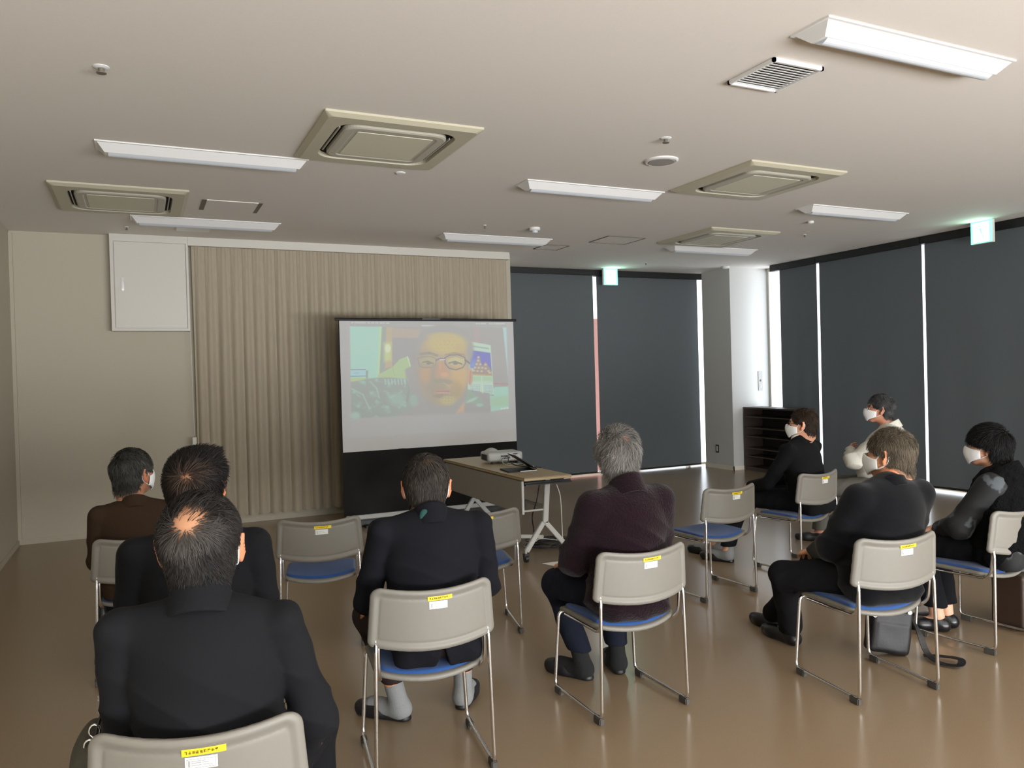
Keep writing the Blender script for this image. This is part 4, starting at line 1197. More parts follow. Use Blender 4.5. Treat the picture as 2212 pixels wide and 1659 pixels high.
def person(cfg):
    az = cfg['az']; ox, oy = cfg['at']; top = cfg['top']; Zs = cfg.get('zs', top - .32); seat = .405
    root_R = Rz(-math.radians(az))           # local -> world
    def L(w):                                 # world point -> local
        return (A(*w) - A(ox, oy, 0)) @ root_R
    def pt(key, default):
        v = cfg.get(key, default)
        if isinstance(v, tuple) and v and v[0] == 'w': return L(v[1:])
        return A(*v)
    hc = pt('head', (0, .01, top - .125)) + A(0, .042, 0)
    hs = cfg.get('hs', .96)
    R = Rz(-math.radians(cfg.get('haz', az) - az)) @ Rx(-math.radians(cfg.get('pitch', 0))) @ Ry(math.radians(cfg.get('roll', 0)))
    g = cfg.get('girth', 1.0); sw = cfg.get('sw', .175)
    ny = cfg.get('ny', -.045); nx_ = cfg.get('nx', hc[0] * .7)
    nb = A(nx_, ny, Zs + .068)
    sh = {-1: A(nx_ * .95 - sw, ny - .01, Zs + cfg.get('tilt', 0)), 1: A(nx_ * .95 + sw, ny - .01, Zs - cfg.get('tilt', 0))}
    el = {-1: pt('elbow_l', (-sw - .06, ny + .08, Zs - .25)), 1: pt('elbow_r', (sw + .06, ny + .08, Zs - .25))}
    wr = {-1: pt('wrist_l', (-.10, .24, seat + .16)), 1: pt('wrist_r', (.10, .24, seat + .16))}
    hip = {s: A(s * .088, -.03, seat + .095) for s in (-1, 1)}
    kn = {-1: pt('knee_l', (-.13, .40, .47)), 1: pt('knee_r', (.13, .40, .47))}
    an = {-1: pt('ankle_l', (-.13, .37, .085)), 1: pt('ankle_r', (.13, .37, .085))}
    to = {-1: pt('toe_l', (-.15, .53, .035)), 1: pt('toe_r', (.15, .53, .035))}
    zc = Zs - .10; zm = (zc + seat + .10) / 2
    mid = lambda z: A(nx_ * (z - .5) / max(Zs - .5, .1), -.055 + (ny + .055) * np.clip((z - .5) / (Zs - .5), 0, 1), z)
    # ---- body: one continuous surface
    b = Sdf()
    b.ell(mid(zc), (.150 * g, .100 * g, .175), k=.03); b.ell(mid(zm), (.138 * g, .105 * g, .17), k=.04); b.ell((0, -.060, seat + .095), (.155 * g, .12, .095), k=.04)
    b.cap(nb - A(0, 0, .03), hc @ np.eye(3) + R @ A(0, -.035, -.075) * hs, .056, .052, k=.035)
    for s in (-1, 1):
        b.cap(nb - A(0, 0, .03), sh[s], .045, .046, k=.04); b.cap(sh[s], el[s], .044, .037, k=.03); b.cap(el[s], wr[s], .036, .026, k=.02)
        b.cap(hip[s], kn[s], .075, .056, k=.04); b.cap(kn[s], an[s], .052, .036, k=.02)
        b.cap(an[s] - A(0, 0, .03), to[s], .030, .022, k=.02)
        hd = cfg.get('hand_l' if s < 0 else 'hand_r', ((-s * .35, .9, -.15), (0, -.1, -1), .45))
        hand(b, wr[s], hd[0], hd[1], cfg.get('thumb_l' if s < 0 else 'thumb_r', -s * (1 if hd[1][2] < 0 else -1)), hd[2])
    b.merge(head_sdf(), R, hc, hs)
    V, F = b.mesh(cfg.get('vox', .005))
    q = ((V - hc) @ R) / hs
    st = cfg['hair']
    skin = lin(cfg.get('skin', srgb(196, 146, 112))); n_ = wav(q, 40, 2)[:, None]
    col = skin * (1 + .05 * n_)
    isface = np.linalg.norm(q - A(0, 0, -.01), axis=1) < .16
    lips = (np.abs(q[:, 0]) < .024) & (np.abs(q[:, 2] + .0665) < .010) & (q[:, 1] > .085)
    ear = np.abs(q[:, 0]) > .080
    col[ear & isface] *= np.array([1.12, .88, .82])
    hw = hair_region(q, st) * isface * (~ear) * (np.linalg.norm(q - A(0, -.014, .02), axis=1) < .165)
    scalp = lin(st['c0']) * .9 + skin * .06
    hw = np.clip(hw * 1.6, 0, 1)[:, None] * st.get('scalp', .9)
    col = col * (1 - hw) + scalp * hw
    col[lips & isface] = skin * np.array([.95, .55, .55])
    brow = (np.abs(q[:, 2] - .024) < .0055) & (np.abs(np.abs(q[:, 0]) - .031) < .019) & (q[:, 1] > .06)
    col[brow & isface] = scalp
    body = np_mesh('person', V, F, 'skin', None, col)
    body.location = (ox, oy, 0); body.rotation_euler = (0, 0, -math.radians(az))
    tag(body, cfg['label'], 'person')
    tri_strip_hair('hair', st, hc, R, hs, body, cfg['seed'])
    # eyes
    for s in (-1, 1):
        ey = Sdf(); ey.ell((0, 0, 0), (.0118,) * 3)
        V, F = ey.mesh(.0024); c = hc + R @ (A(s * .031, .0755, .003) * hs)
        o = np_mesh('eye', V + c, F, 'eye', body)
        ir = MB().lathe((0, 0, 0), [(.0055, .0105), (.005, .0124), (.002, .0128)], 14, axis='y')
        vv = np.array(ir.v) @ R.T + c
        MB().add(vv.tolist(), ir.f).obj('iris', 'iris', o)
    # ---- upper garment
    kind = cfg.get('top_kind', 'suit'); bulk = cfg.get('bulk', .0)
    j = Sdf(); o_ = .020 + bulk
    j.ell(mid(zc), (.160 * g + o_, .104 * g + o_, .185), k=.03)
    j.ell(mid(zm), (.146 * g + o_, .108 * g + o_, .18), k=.04)
    j.ell(mid(Zs - .02) + A(0, -.012, 0), (.150 * g + o_ * .6, .070 + o_, .095), k=.03)
    j.cap(nb - A(0, .03, .12), nb - A(0, .002, .022), .085, .060 + bulk * .5, k=.03)
    if kind == 'suit':
        for s in (-1, 1):
            j.cap(nb - A(0, .0, .048), sh[s] + A(-s * .012, 0, .008), .058, .054, k=.035)
            j.cap(sh[s] + A(s * .016, -.026, .020), sh[s] + A(s * .016, .030, .018), .036, .036, k=.022)
            j.cap(sh[s], el[s], .058 + bulk, .051 + bulk, k=.010); j.cap(el[s], wr[s] + (el[s] - wr[s]) * .08, .050 + bulk, .042, k=.012)
    else:
        for s in (-1, 1):
            j.cap(nb - A(0, .0, .04), sh[s] - A(s * .01, 0, .008), .056 + bulk * .6, .056 + bulk * .5, k=.04)
            j.cap(sh[s], el[s], .060 + bulk, .055 + bulk, k=.035); j.cap(el[s], wr[s] + (el[s] - wr[s]) * .08, .054 + bulk, .040 + bulk * .4, k=.03)
    j.ell((0, -.068, seat + .10), (.182 * g + bulk, .138 + bulk * .5, .130), k=.03)
    j.cap((-.105, -.132, seat + .048), (.105, -.132, seat + .048), .068, k=.03)
    for (a, r) in cfg.get('belly', ()): j.ell(a, r, k=.05)
    if cfg.get('tail'):
        for (a, r) in cfg['tail']: j.ell(a, r, k=.03)
    sd = cfg['seed']; hem = cfg.get('hem', seat - .004); wr_a = cfg.get('wrinkle', .006) * 1.45
    nbc = nb.copy(); hc_n = hc + R @ A(0, -.035, -.075) * hs
    def post(p, d):
        lo = np.clip((Zs - .02 - p[..., 2]) / .12, 0.15, 1)
        d = d + wr_a * .6 * lo * wav(p, 21, sd) + wr_a * .75 * lo * np.clip(folds(p, 38, sd, (.45, .2, .87)), -.5, 1)
        if not cfg.get('tail'): d = smax(d, hem - p[..., 2] + .006 * wav(p, 18, sd + 4), .01)
        # the vent at the back of a suit jacket
        if cfg.get('vent'):
            v = np.abs(p[..., 0] - .01) - np.clip((seat + .085 - p[..., 2]) * .30, 0, .03)
            d = np.where(p[..., 1] < -.05, smax(d, -v, .004), d)
        return d
    j.post.append(post)
    V, F = j.mesh(cfg.get('jvox', .0065))
    jn = cfg.get('jname', 'suit_jacket')
    jk = np_mesh(jn, V, F, cfg['cloth'], body)
    # collar: a band standing round the neck, open at the front
    cr = Sdf(); up = A(0, .22, 1.0); up = up / np.linalg.norm(up)
    h_c = cfg.get('collar_h', .031); r_c = cfg.get('collar_r', .065); cz = cfg.get('collar_z', .004)
    def collar_f(p, r=r_c, th=.0055, hh=h_c, dz=cz, slope=.25):
        q = p - (nb + A(0, -.004, dz)); z = q @ up; rad = q - z[..., None] * up
        rho = np.hypot(rad[..., 0], rad[..., 1] * .95)
        zz = z + .32 * rad[..., 1]
        d2 = np.abs(rho - (r - slope * zz)) - th
        d = np.hypot(np.maximum(d2 + .004, 0), np.maximum(np.abs(zz + .012) - hh - .008, 0)) + np.minimum(np.maximum(d2 + .004, np.abs(zz + .012) - hh - .008), 0) - .004
        if kind == 'suit' or kind == 'shirt':
            ang = np.abs(np.arctan2(rad[..., 0], rad[..., 1])); d = np.maximum(d, (.45 - ang) * .05)
        return d * .8
    cr.p.append((collar_f, nb, .13, .002, 'u'))
    V, F = cr.mesh(.004)
    np_mesh('collar', V, F, cfg.get('collar_cloth', cfg['cloth']), jk)
    if kind == 'suit' and cfg.get('shirt', True):
        sc_ = Sdf(); sc_.p.append((lambda p: collar_f(p, r=.0595, th=.004, hh=h_c + .001, dz=cz + cfg.get('shirt_z', .018), slope=.16), nb, .13, .002, 'u'))
        V, F = sc_.mesh(.0032); np_mesh('shirt_collar', V, F, 'shirt_white', body)
    # ---- trousers
    tr = Sdf(); tr.ell((0, -.062, seat + .095), (.168 * g, .125, .098), k=.03)
    tb = cfg.get('tbulk', 0)
    for s in (-1, 1):
        tr.cap(hip[s], kn[s], .086, .068 + tb, k=.03); tr.cap(kn[s], an[s] + A(0, 0, .01), .064 + tb, cfg.get('cuff', .056) + tb, k=.02)
    zc_ = cfg.get('tz', .075)
    def tpost(p, d):
        d = d + .005 * wav(p, 22, sd + 2) + .003 * folds(p, 40, sd, (.2, .9, .4))
        return smax(d, zc_ - p[..., 2] + .004 * wav(p, 30, sd), .006)
    tr.post.append(tpost)
    V, F = tr.mesh(.0065); np_mesh('trousers', V, F, cfg['legs'], body)
    # ---- socks and shoes
    for s in (-1, 1):
        a = an[s]; t_ = to[s]; dv = (t_ - a); dv[2] = 0; ln = np.linalg.norm(dv); dv /= max(ln, 1e-6)
        if cfg.get('sock'):
            so = Sdf(); up_ = (kn[s] - a) / np.linalg.norm(kn[s] - a)
            so.cap(a - A(0, 0, .035) - dv * .005, a + up_ * cfg.get('sock_h', .07), .040, .041, k=.02); so.cap(a - A(0, 0, .042) - dv * .012, t_ - dv * .05 + A(0, 0, .006), .040, .040, k=.03)
            so.post.append(lambda p, d: np.maximum(d, .004 - p[..., 2]))
            V, F = so.mesh(.0045); np_mesh('sock', V, F, cfg['sock'], body)
        if cfg.get('shoe'):
            so = Sdf(); sk = cfg.get('slipper', False)
            hl = A(a[0], a[1], .034) - dv * .022
            bl = A(t_[0], t_[1], .030) - dv * .035
            if sk:
                so.cap(bl - dv * .05, bl + dv * .03, .046, .044, k=.03)
                so.cap(A(hl[0], hl[1], .008), bl - A(0, 0, .022), .032, .044, k=.02)
            else:
                so.cap(hl, bl - dv * .02, .039, .042, k=.03); so.cap(bl - dv * .02, bl + dv * .035, .043, .036, k=.03)
                so.cap(A(a[0], a[1], .06), hl, .037, .036, k=.02)
            def sp(p, d, fx=t_):
                h_ = np.clip(((p - a) @ dv) / (ln + .01), 0, 1)
                d = smax(d, p[..., 2] - (.088 - .030 * h_), .016)
                return smax(d, .003 - p[..., 2], .004)
            so.post.append(sp)
            V, F = so.mesh(.0045); np_mesh('slipper' if sk else 'shoe', V, F, cfg['shoe'], body)
    # ---- mask
    if cfg.get('mask', True):
        face = head_sdf()
        def mf(p):
            q = ((p - hc) @ R) / hs
            d0 = face_ev(q)
            x, y, z = q[..., 0], q[..., 1], q[..., 2]
            sh_ = np.abs(d0 - .0080 - .006 * np.clip(1 - np.abs(x) / .05, 0, 1)) - .0030
            topz = -.012 + .0 * x - .35 * np.clip(np.abs(x) - .02, 0, 1) * .9
            botz = -.104 + .75 * np.clip(np.abs(x) - .02, 0, 1)
            d = np.maximum(sh_, np.maximum(z - topz - .012, botz - z))
            d = np.maximum(d, .030 - y)
            return d * hs * .8
        def face_ev(q):
            k = Sdf(); k.ell((0, -.014, .028), (.077, .095, .086)); k.ell((0, .026, -.036), (.064, .066, .078), k=.035); k.ell((0, .062, -.092), (.028, .022, .02), k=.03); k.ell((0, .070, -.035), (.024, .036, .030), k=.04)
            return k.ev(q)
        ms = Sdf(); ms.p.append((mf, hc + R @ A(0, .05, -.06) * hs, .10, .002, 'u'))
        V, F = ms.mesh(.0030)
        mo = np_mesh('face_mask', V, F, 'mask', body)
        for s in (-1, 1):
            P_ = [(s * .066, .040, -.026), (s * .077, .012, .006), (s * .0845, -.010, .023), (s * .0845, -.026, .008), (s * .0825, -.027, -.018), (s * .078, -.012, -.042), (s * .066, .030, -.066)]
            P_ = [tuple(hc + R @ (A(*v) * hs)) for v in P_]
            MB().tube(curve_pts(P_, 6), cfg.get('loop', .0018), 6).obj('ear_loop', 'mask', mo, smooth=True)
    if cfg.get('glasses'):
        gm = MB()
        for s in (-1, 1):
            ring = [tuple(hc + R @ (A(s * .033 + .023 * math.cos(a), .098 - .10 * abs(math.cos(a) * .023 * s + s * .033) * .35, .000 + .0165 * math.sin(a)) * hs)) for a in np.linspace(0, 2 * PI, 21)]
            gm.tube(ring, .0013, 6, cap=False)
            tp_ = [(s * .056, .090, .008), (s * .072, .060, .008), (s * .083, .0, .010), (s * .086, -.018, .004)]
            gm.tube([tuple(hc + R @ (A(*v) * hs)) for v in tp_], .0015, 6)
        gm.tube([tuple(hc + R @ (A(*v) * hs)) for v in ((-.011, .100, .004), (0, .104, .007), (.011, .100, .004))], .0013, 6)
        gl = gm.obj('glasses', cfg['glasses'], body)
    return body, dict(L=L, hc=hc, R=R, jacket=jk, nb=nb, sh=sh, el=el, kn=kn, wr=wr, mid=mid)

DK = srgb(24, 22, 22); BK = srgb(12, 11, 12); GR = srgb(150, 148, 144); WH = srgb(190, 188, 182); BR = srgb(38, 28, 22)
people = {}
def add(key, **c):
    people[key] = person(c)

add('P1', seed=1, at=(.150, 2.005), az=12, haz=15, top=1.212, zs=.885, head=('w', .112, 1.955, 1.080), pitch=-9, roll=-1, hs=1.06, girth=.98, sw=.172, ny=-.045, vox=.0045, jvox=.005,
    elbow_l=(-.205, -.01, .62), elbow_r=(.228, .01, .62), wrist_l=(-.15, .21, .56), wrist_r=(.20, .18, .50), knee_l=(-.17, .35, .47), knee_r=(.21, .33, .47), ankle_l=(-.16, .28, .085), ankle_r=(.20, .27, .085),
    toe_l=(-.17, .42, .035), toe_r=(.22, .41, .035), skin=srgb(186, 136, 103), collar_h=.030, collar_z=.010, nx=-.026, shirt_z=.006, cloth='suit_charcoal', legs='trouser_black', shoe='shoe', wrinkle=.008, tilt=.008,
    hair=dict(n=24000, len=.036, lift=.003, thick=.012, w=.00068, c0=srgb(24, 22, 21), c1=srgb(86, 82, 78), grey=.10, crown=(-.004, -.092, .066), comb=(0, .05, -.40), messy=.10, clump=.40, scalp=.9,
              bald=[(-.006, -.078, .086, .020, .070, .03)], greyspots=[(-.004, -.095, .062, .055, .6), (-.07, .02, .0, .06, .15)], nape=-.108, whorl=.6),
    label='person nearest the camera, in a charcoal suit, with a round bald patch on the crown')
add('P2', seed=2, at=(.150, 2.72), az=6, haz=14, top=1.290, zs=.930, head=('w', .146, 2.66, 1.135), pitch=-4, girth=.96, sw=.172, ny=-.05, elbow_l=(-.205, 0, .66), elbow_r=(.215, 0, .66),
    cloth='suit_black', legs='trouser_black', shoe='shoe', skin=srgb(190, 134, 100), hs=1.0, toe_l=(-.15, .48, .035), toe_r=(.15, .48, .035),
    hair=dict(n=16000, len=.050, lift=.003, thick=.018, w=.0009, c0=srgb(16, 14, 14), c1=srgb(84, 66, 54), grey=.02, crown=(.0, -.098, .048), comb=(0, .1, -.35), top_comb=(.25, .55, .1), messy=.08, clump=.35,
              bald=[(-.002, -.100, .046, .002, .030, .25)], greyspots=[(0, -.10, .046, .040, .5)], nape=-.094, scalp=.75, tufts=[(.045, -.03, .10, .05, .026, -.005, .024), (.07, -.04, .06, .04, .016, 0, -.004)]),
    label='person in a black suit with thick black hair, between the balding person and brown jacket')
add('P3', seed=3, at=(-.037, 4.50), az=-2, haz=44, top=1.170, zs=.800, head=('w', -.045, 4.47, 1.012), pitch=-2, girth=1.0, sw=.160, hs=1.03, ny=-.03,
    collar_h=.022, collar_z=-.012, cloth='brown_jacket', legs='trouser_black', shoe='shoe', skin=srgb(176, 124, 96), jname='jacket', top_kind='suit', shirt=False,
    wrist_l=(-.10, .18, .56), elbow_l=(-.185, -.02, .58), elbow_r=(.195, 0, .58),
    hair=dict(n=11000, len=.045, lift=.003, thick=.015, w=.0011, c0=srgb(34, 33, 31), c1=srgb(86, 86, 83), grey=.30, crown=(.0, -.070, .080), comb=(0, .0, -.5), messy=.10, nape=-.094, greyspots=[(.06, .02, 0, .07, .5)]),
    label='person in a brown jacket at the far left, face turned towards the screen')
add('P4', seed=4, at=(.990, 2.870), az=9, haz=20.5, top=1.190, zs=.880, head=('w', .990, 2.85, 1.042), pitch=-2, hs=1.03, girth=1.03, sw=.182, ny=-.05, vox=.0045, jvox=.0055, vent=True,
    elbow_l=(-.238, .02, .62), elbow_r=(.236, .01, .635), wrist_l=(-.19, .20, .53), wrist_r=(.18, .20, .53), knee_l=(-.20, .36, .46), knee_r=(.21, .36, .46),
    ankle_l=('w', .965, 3.235, .085), ankle_r=('w', 1.255, 3.225, .085), toe_l=('w', .845, 3.375, .035), toe_r=('w', 1.345, 3.355, .035),
    cloth='suit_navy', legs='trouser_brown', sock='sock_grey', shoe='shoe', slipper=True, tz=.165, cuff=.046, skin=srgb(196, 138, 100), shirt=False, collar_z=-.012,
    hair=dict(n=19000, len=.046, lift=.002, thick=.012, w=.00075, c0=srgb(34, 32, 32), c1=srgb(102, 92, 82), grey=.16, crown=(.012, -.055, .095), comb=(.0, .0, -.65), messy=.08, clump=.28,
              bald=[(.015, -.060, .096, .002, .028, .5)], greyspots=[(.015, -.06, .095, .045, .3)], nape=-.072, scalp=.8),
    hand_l=((.1, .9, -.3), (.2, -.1, -1), .4),
    label='person in a navy suit with short grey-black hair, grey socks and dark slippers')
add('P5', seed=5, at=(1.905, 2.945), az=2, haz=12, top=1.240, zs=.885, head=('w', 1.932, 2.93, 1.094), pitch=-4, girth=1.06, sw=.172, ny=-.045, bulk=.010, vox=.0045,
    elbow_l=(-.205, .03, .635), elbow_r=(.215, .0, .650), wrist_l=(-.12, .25, .57), wrist_r=(.12, .24, .57), knee_l=('w', 1.785, 3.315, .455), knee_r=('w', 2.10, 3.33, .46),
    ankle_l=('w', 1.880, 3.235, .085), ankle_r=('w', 2.070, 3.225, .085), toe_l=('w', 1.800, 3.400, .035), toe_r=('w', 2.125, 3.385, .035),
    cloth='fleece', legs='denim', sock='sock_black', shoe='shoe', slipper=True, tz=.135, top_kind='fleece', jname='fleece_jacket', collar_h=.034, collar_r=.074, collar_z=.006, wrinkle=.012, skin=srgb(204, 150, 120),
    hair=dict(n=17000, len=.066, lift=.014, thick=.024, w=.0008, c0=srgb(74, 73, 71), c1=srgb(142, 139, 134), grey=.5, crown=(.012, -.082, .078), comb=(-.05, .0, -.6), messy=.14, clump=.55,
              bald=[(.014, -.084, .078, .006, .050, .15)], nape=-.098, scalp=.5),
    label='person in a dark plum fleece with tousled grey hair, seated in the middle')
add('P6', seed=6, at=(4.390, 4.280), az=-14, haz=-38, top=1.185, zs=.855, head=('w', 4.405, 4.225, 1.048), pitch=0, girth=1.0, sw=.165, ny=.01,
    elbow_l=(-.215, .14, .62), elbow_r=(.215, .12, .62), wrist_l=(-.15, .34, .58), wrist_r=(.10, .34, .57), knee_l=(-.12, .43, .475), knee_r=(.13, .46, .47),
    ankle_l=('w', 4.00, 4.66, .090), ankle_r=('w', 4.06, 4.88, .090), toe_l=('w', 3.925, 4.83, .035), toe_r=('w', 3.985, 5.06, .035),
    cloth='suit_black', legs='trouser_black', sock='sock_grey', shoe='shoe_shiny', slipper=True, glasses='frame_dark', tz=.12, skin=srgb(206, 152, 122),
    hand_l=((.2, .85, -.35), (.3, -.1, -1), .5),
    hair=dict(n=11000, len=.040, lift=.001, thick=.011, w=.0011, c0=srgb(36, 25, 20), c1=srgb(96, 76, 60), grey=.12, crown=(.0, -.055, .095), comb=(0, -.25, -.5), messy=.06, front=.085, nape=-.085,
              bald=[(0, -.045, .10, .005, .05, .30), (0, .075, .055, .035, .065, .02)]),
    label='person in a black suit and brown-framed glasses, legs stretched out, wearing a white mask')
add('P7', seed=7, at=(5.39, 4.385), az=-30, haz=-44, top=1.252, zs=.905, head=('w', 5.425, 4.385, 1.112), pitch=-3, girth=1.12, sw=.175, ny=-.05,
    bulk=.010, belly=[((0, .06, .62), (.150, .150, .16)), ((0, .03, .78), (.15, .12, .14))], elbow_l=(-.225, .185, .715), elbow_r=(.225, .16, .71), wrist_l=(.04, .255, .770), wrist_r=(-.035, .225, .700), hand_l=((1, .1, .15), (0, -1, .0), .5), hand_r=((-1, -.02, -.10), (0, -1, 0), .35), thumb_r=-1, thumb_l=1,
    knee_l=(-.16, .42, .475), knee_r=(.17, .42, .47), ankle_l=('w', 5.13, 4.82, .085), ankle_r=(.17, .42, .085), toe_l=('w', 5.03, 4.945, .035),
    cloth='shirt_grey', legs='trouser_grey', shoe='shoe', top_kind='shirt', jname='shirt', glasses='frame_metal', collar_h=.022, tz=.10, skin=srgb(190, 132, 106), wrinkle=.013,
    hair=dict(n=11000, len=.040, lift=.004, thick=.016, w=.0011, c0=srgb(32, 32, 34), c1=srgb(130, 130, 130), grey=.24, crown=(.0, -.065, .085), comb=(0, -.3, -.4), top_comb=(0, -.2, .3), messy=.10, front=.062, nape=-.090, greyspots=[(0, .06, .05, .06, .4)]),
    label='person in a pale grey shirt with arms crossed, farthest back by the window blinds')
add('P8', seed=8, at=(3.015, 2.560), az=7, haz=-18, top=1.190, zs=.862, head=('w', 3.180, 2.515, 1.042), pitch=0, girth=1.08, sw=.176, ny=-.055, nx=.085, bulk=.006, vox=.0045,
    elbow_l=(-.165, .03, .64), elbow_r=(.262, .01, .62), wrist_l=(-.09, .24, .56), wrist_r=(.14, .24, .56), knee_l=('w', 2.80, 2.86, .455), knee_r=('w', 3.10, 2.95, .46),
    ankle_l=('w', 3.075, 3.10, .085), ankle_r=('w', 3.16, 3.30, .085), toe_l=('w', 3.085, 3.28, .035), toe_r=('w', 3.165, 3.46, .035), loop=.0035,
    cloth='sweater_navy', legs='trouser_black', shoe='shoe_shiny', top_kind='fleece', jname='sweater', collar_cloth='sweater_navy', collar_h=.014, collar_r=.066, collar_z=-.012, tz=.055, cuff=.062, skin=srgb(208, 150, 116), wrinkle=.009, hs=1.0,
    hair=dict(n=19000, len=.052, lift=.003, thick=.017, w=.0008, c0=srgb(58, 51, 42), c1=srgb(124, 113, 97), grey=.38, crown=(.025, -.055, .092), comb=(0, -.15, -.5), messy=.10, clump=.35, front=.066,
              bald=[(.03, -.050, .098, .002, .034, .4)], nape=-.105, scalp=.7),
    label='person in a navy sweater with brown-grey hair, a black bag under the chair')
add('P9', seed=9, at=(4.055, 2.640), az=-8, haz=-26, top=1.135, zs=.818, head=('w', 4.110, 2.640, 1.012), pitch=0, girth=1.0, sw=.150, ny=-.04, bulk=.008, hs=.93, vox=.0045,
    elbow_l=(-.195, .07, .61), elbow_r=(.20, .05, .60), wrist_l=(-.09, .23, .56), wrist_r=(.10, .24, .56), knee_l=(-.09, .34, .455), knee_r=(.09, .34, .455),
    ankle_l=('w', 3.905, 2.855, .085), ankle_r=('w', 4.005, 2.875, .085), toe_l=('w', 3.815, 2.965, .035), toe_r=('w', 3.93, 3.00, .035),
    cloth='leaf_print', legs='trouser_black', shoe='shoe_shiny', top_kind='fleece', jname='printed_blouse', collar_cloth='fur_black', collar_h=.026, collar_r=.080, collar_z=-.004, tz=.135, cuff=.060, skin=srgb(214, 164, 136),
    hair=dict(n=19000, len=.056, lift=.004, thick=.028, w=.0009, c0=srgb(10, 10, 11), c1=srgb(30, 29, 30), grey=.1, crown=(.0, -.045, .100), comb=(0, .15, -.5), top_comb=(0, .7, -.1), messy=.06, front=.032, nape=-.105, clump=.2),
    label='person with short black hair, black vest and leaf-printed sleeves, at the right edge')

# black fur vest worn over the printed blouse
b9, i9 = people['P9']
s = Sdf(); m9 = i9['mid']; Z9 = .818
s.ell(m9(Z9 - .10), (.200, .150, .205), k=.03); s.ell(m9(.60), (.195, .155, .20), k=.04); s.ell((0, -.066, .50), (.212, .150, .13), k=.03); s.ell(m9(Z9 + .01) + A(0, -.01, 0), (.175, .108, .095), k=.03)
s.cap(i9['nb'] + A(-.06, .05, -.035), i9['nb'] + A(.06, .05, -.035), .035, k=.03)
s.post.append(lambda p, d: d + .006 * wav(p, 60, 2) + .004 * wav(p, 120, 5))
V, F = s.mesh(.006); np_mesh('fur_vest', V, F, 'fur_black', b9)
# teal patch on the navy collar
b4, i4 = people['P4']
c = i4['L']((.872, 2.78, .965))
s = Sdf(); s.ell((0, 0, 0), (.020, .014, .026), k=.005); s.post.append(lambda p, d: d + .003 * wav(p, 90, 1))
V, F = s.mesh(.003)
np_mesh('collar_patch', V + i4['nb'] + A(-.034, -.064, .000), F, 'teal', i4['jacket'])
# darker yoke of the fleece
# ================================================================== SMALL THINGS THEY HOLD OR KEEP BY THEM
o = MB().add([(1.77, 3.42, .528), (1.95, 3.38, .536), (1.98, 3.18, .545), (1.81, 3.22, .538), (1.77, 3.42, .5295), (1.95, 3.38, .5375), (1.98, 3.18, .5465), (1.81, 3.22, .5395)],
             [(3, 2, 1, 0), (4, 5, 6, 7), (0, 1, 5, 4), (1, 2, 6, 5), (2, 3, 7, 6), (3, 0, 4, 7)]).obj('paper_sheet', 'paper')
tag(o, 'white sheet of paper on the lap of the person in the plum fleece', 'paper')

# black bag under the chair of the person in the navy sweater
t = thing('shoulder_bag', 'black leather shoulder bag leaning on the floor under a chair', 'bag', (3.385, 2.75, 0), math.radians(-28))
s = Sdf(); T = Ry(.16) @ Rx(-.12)
s.box((0, 0, .128), (.100, .052, .118), r=.022, R=T); s.box((0, -.045, .10), (.080, .014, .07), r=.012, R=T, k=.01)
s.post.append(lambda p, d: smax(d + .003 * wav(p, 40, 2), .002 - p[..., 2], .004))
V, F = s.mesh(.005); np_mesh('bag_body', V, F, 'leather', t)
mb = MB()
def ribbon(ctrl, w, mb, n=8, up=(0, 0, 1)):
    P = curve_pts(ctrl, n); v = []; f = []
    for i, p in enumerate(P):
        d = (P[min(i + 1, len(P) - 1)] - P[max(i - 1, 0)]).normalized(); s_ = d.cross(Vector(up))
        if s_.length < .05: s_ = Vector((1, 0, 0))
        s_.normalize(); nn = s_.cross(d).normalized() * .0016
        v += [p - s_ * w + nn, p + s_ * w + nn, p + s_ * w - nn, p - s_ * w - nn]
    for i in range(len(P) - 1):
        for k in range(4): f.append((i * 4 + k, i * 4 + (k + 1) % 4, i * 4 + 4 + (k + 1) % 4, i * 4 + 4 + k))
    f += [(3, 2, 1, 0), tuple(len(v) - 4 + k for k in range(4))]
    return mb.add(v, f)
ribbon([(.10, -.01, .22), (.135, -.04, .12), (.15, -.09, .035), (.17, -.16, .014), (.235, -.215, .016), (.27, -.17, .03), (.22, -.10, .02), (.14, -.07, .016)], .017, mb)
mb.obj('strap', 'leather', t)
for (x, z) in ((.085, .225), (-.085, .215)): MB().lathe((x, -.058, z), [(.011, -.002), (.011, .002)], 12, axis='y').obj('ring', 'chrome', t)
for k in range(3): MB().box(.098, .104, -.035 + k * .02, -.028 + k * .02, .17 - k * .02, .178 - k * .02).obj('stud', 'chrome', t)

# brown bag at the right edge with a white paper on top
t = thing('tote_bag', 'dark brown leather bag on the floor at the right edge, by the last chair', 'bag', (4.42, 2.70, 0), math.radians(3))
s = Sdf(); s.box((0, 0, .155), (.17, .09, .150), r=.02); s.post.append(lambda p, d: smax(d + .004 * wav(p, 20, 3), .002 - p[..., 2], .004))
V, F = s.mesh(.006); np_mesh('bag_body', V, F, 'brown_leather', t)
for y in (-.06, .06): MB().tube(curve_pts([(-.08, y, .30), (-.06, y * .8, .40), (.06, y * .8, .40), (.08, y, .30)]), .006, 8).obj('handle', 'brown_leather', t, smooth=True)
o = MB().box(-.05, .09, -.045, .045, 0, .07).obj('folded_paper', 'paper', None, bevel=.006); o.location = (4.40, 2.64, .306); o.rotation_euler = (0, 0, .2)
tag(o, 'folded white paper standing on the brown bag at the right edge', 'paper')

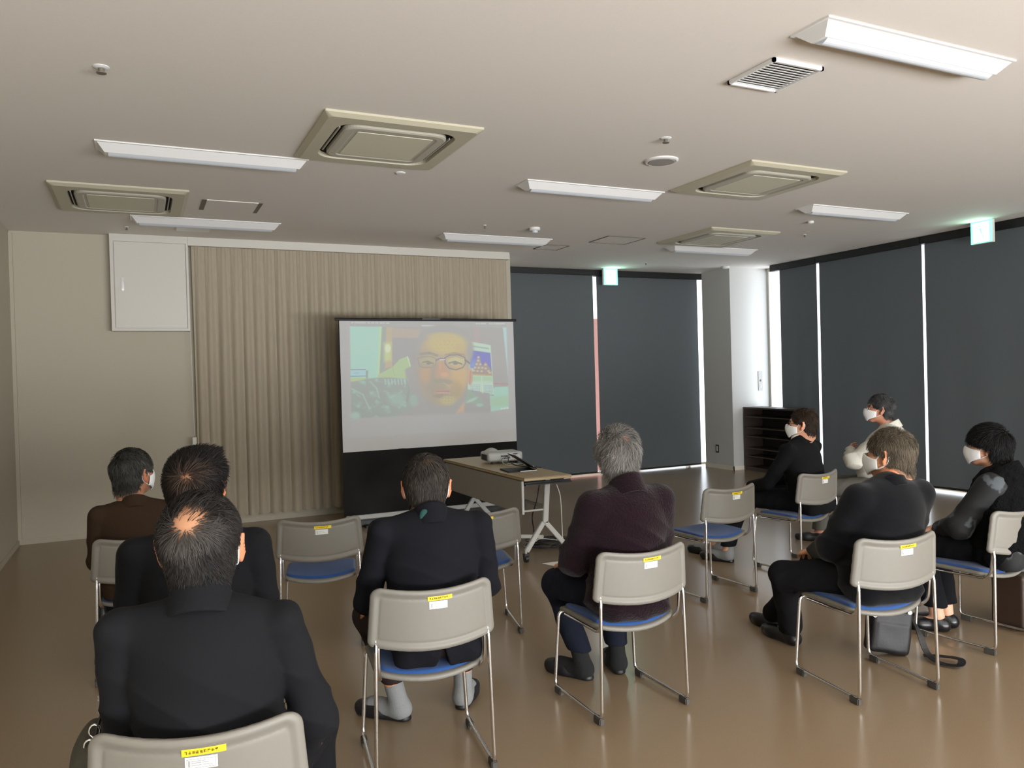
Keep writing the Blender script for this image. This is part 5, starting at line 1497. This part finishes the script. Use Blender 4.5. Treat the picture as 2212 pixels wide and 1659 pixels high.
# olive bag with metal clasps at the left of the nearest person
t = thing('shoulder_bag', 'dark olive bag with shiny metal clasps beside the nearest person, lower left', 'bag', (-.130, 2.15, 0), math.radians(-6))
s = Sdf(); s.box((0, 0, .335), (.036, .11, .27), r=.03); s.ell((0, .0, .60), (.034, .09, .05), k=.04)
s.post.append(lambda p, d: smax(d + .006 * wav(p, 24, 3), .003 - p[..., 2], .004))
V, F = s.mesh(.006); np_mesh('bag_body', V, F, 'olive', t)
mb = MB(); ribbon([(.01, -.08, .60), (.03, -.06, .68), (.055, .0, .705), (.03, .06, .66), (.01, .08, .60)], .013, mb, up=(1, 0, 0)); mb.obj('strap', 'leather', t)
for (x, y, z) in ((.018, -.075, .655), (.008, -.085, .625), (.036, -.050, .690)):
    MB().tube([(x + .011 * math.cos(a), y, z + .015 * math.sin(a)) for a in np.linspace(0, 2 * PI, 13)], .0028, 6, cap=False).obj('clasp', 'chrome', t, smooth=True)

# umbrella hooked on the far-left chair
t = thing('umbrella', 'folded black umbrella with a pale knob, hanging at the side of the far-left chair', 'umbrella', (-.205, 4.43, 0))
MB().tube([(0, 0, .02), (0, 0, .06), (.002, 0, .30), (0, 0, .44)], [.004, .016, .022, .010], 10).obj('canopy', 'black', t, smooth=True)
MB().lathe((0, 0, .44), [(.010, 0), (.018, .02), (.019, .045), (.010, .065)], 14).obj('handle', 'cable_w', t, smooth=True)

# ================================================================== CAMERA, LIGHT
cam = bpy.data.cameras.new('camera'); co = bpy.data.objects.new('camera', cam); COL.objects.link(co)
cam.sensor_width = 36; cam.lens = 27.404; cam.sensor_fit = 'HORIZONTAL'; cam.clip_start = .05
co.matrix_world = Matrix(((.9021241, .02917931, -.43048889, 0), (-.43060044, -.00266813, -.90253872, 0), (-.02748406, .99957063, .01015764, 1.46), (0, 0, 0, 1)))
SC.camera = co

w = bpy.data.worlds.new('daylight'); SC.world = w; w.use_nodes = True
bg = w.node_tree.nodes['Background']; bg.inputs['Color'].default_value = (.86, .93, 1.0, 1); bg.inputs['Strength'].default_value = WORLD

def area(name, loc, rot, sx, sy, power, col, label):
    l = bpy.data.lights.new(name, 'AREA'); l.shape = 'RECTANGLE'; l.size = sx; l.size_y = sy; l.energy = power; l.color = col
    o = bpy.data.objects.new(name, l); COL.objects.link(o); o.location = loc; o.rotation_euler = rot
    return o
# daylight entering the uncovered window behind the camera
area('daylight_rear_window', (3.5, YB - .6, .45), (PI / 2 + math.radians(55), 0, 0), 8.4, 1.9, REAR, (.99, .99, 1.0), '')
# daylight on the far side of the window wall, leaking round the blinds
area('daylight_side_window', (XR + .6, 5.0, 1.6), (0, PI / 2, 0), 2.8, 7.6, SIDE, (.86, .93, 1.0), '')
area('daylight_far_window', (6.0, YW + 2.6, 4.4), (-PI / 2 + math.radians(32), 0, 0), 4.6, 2.2, FAR, (.86, .93, 1.0), '')

SC.cycles.caustics_reflective = False; SC.cycles.caustics_refractive = False
vs = SC.view_settings
SC.display_settings.display_device = 'sRGB'
vs.view_transform = 'Standard'; vs.look = 'None'; vs.gamma = 1; vs.use_curve_mapping = False; vs.exposure = 0
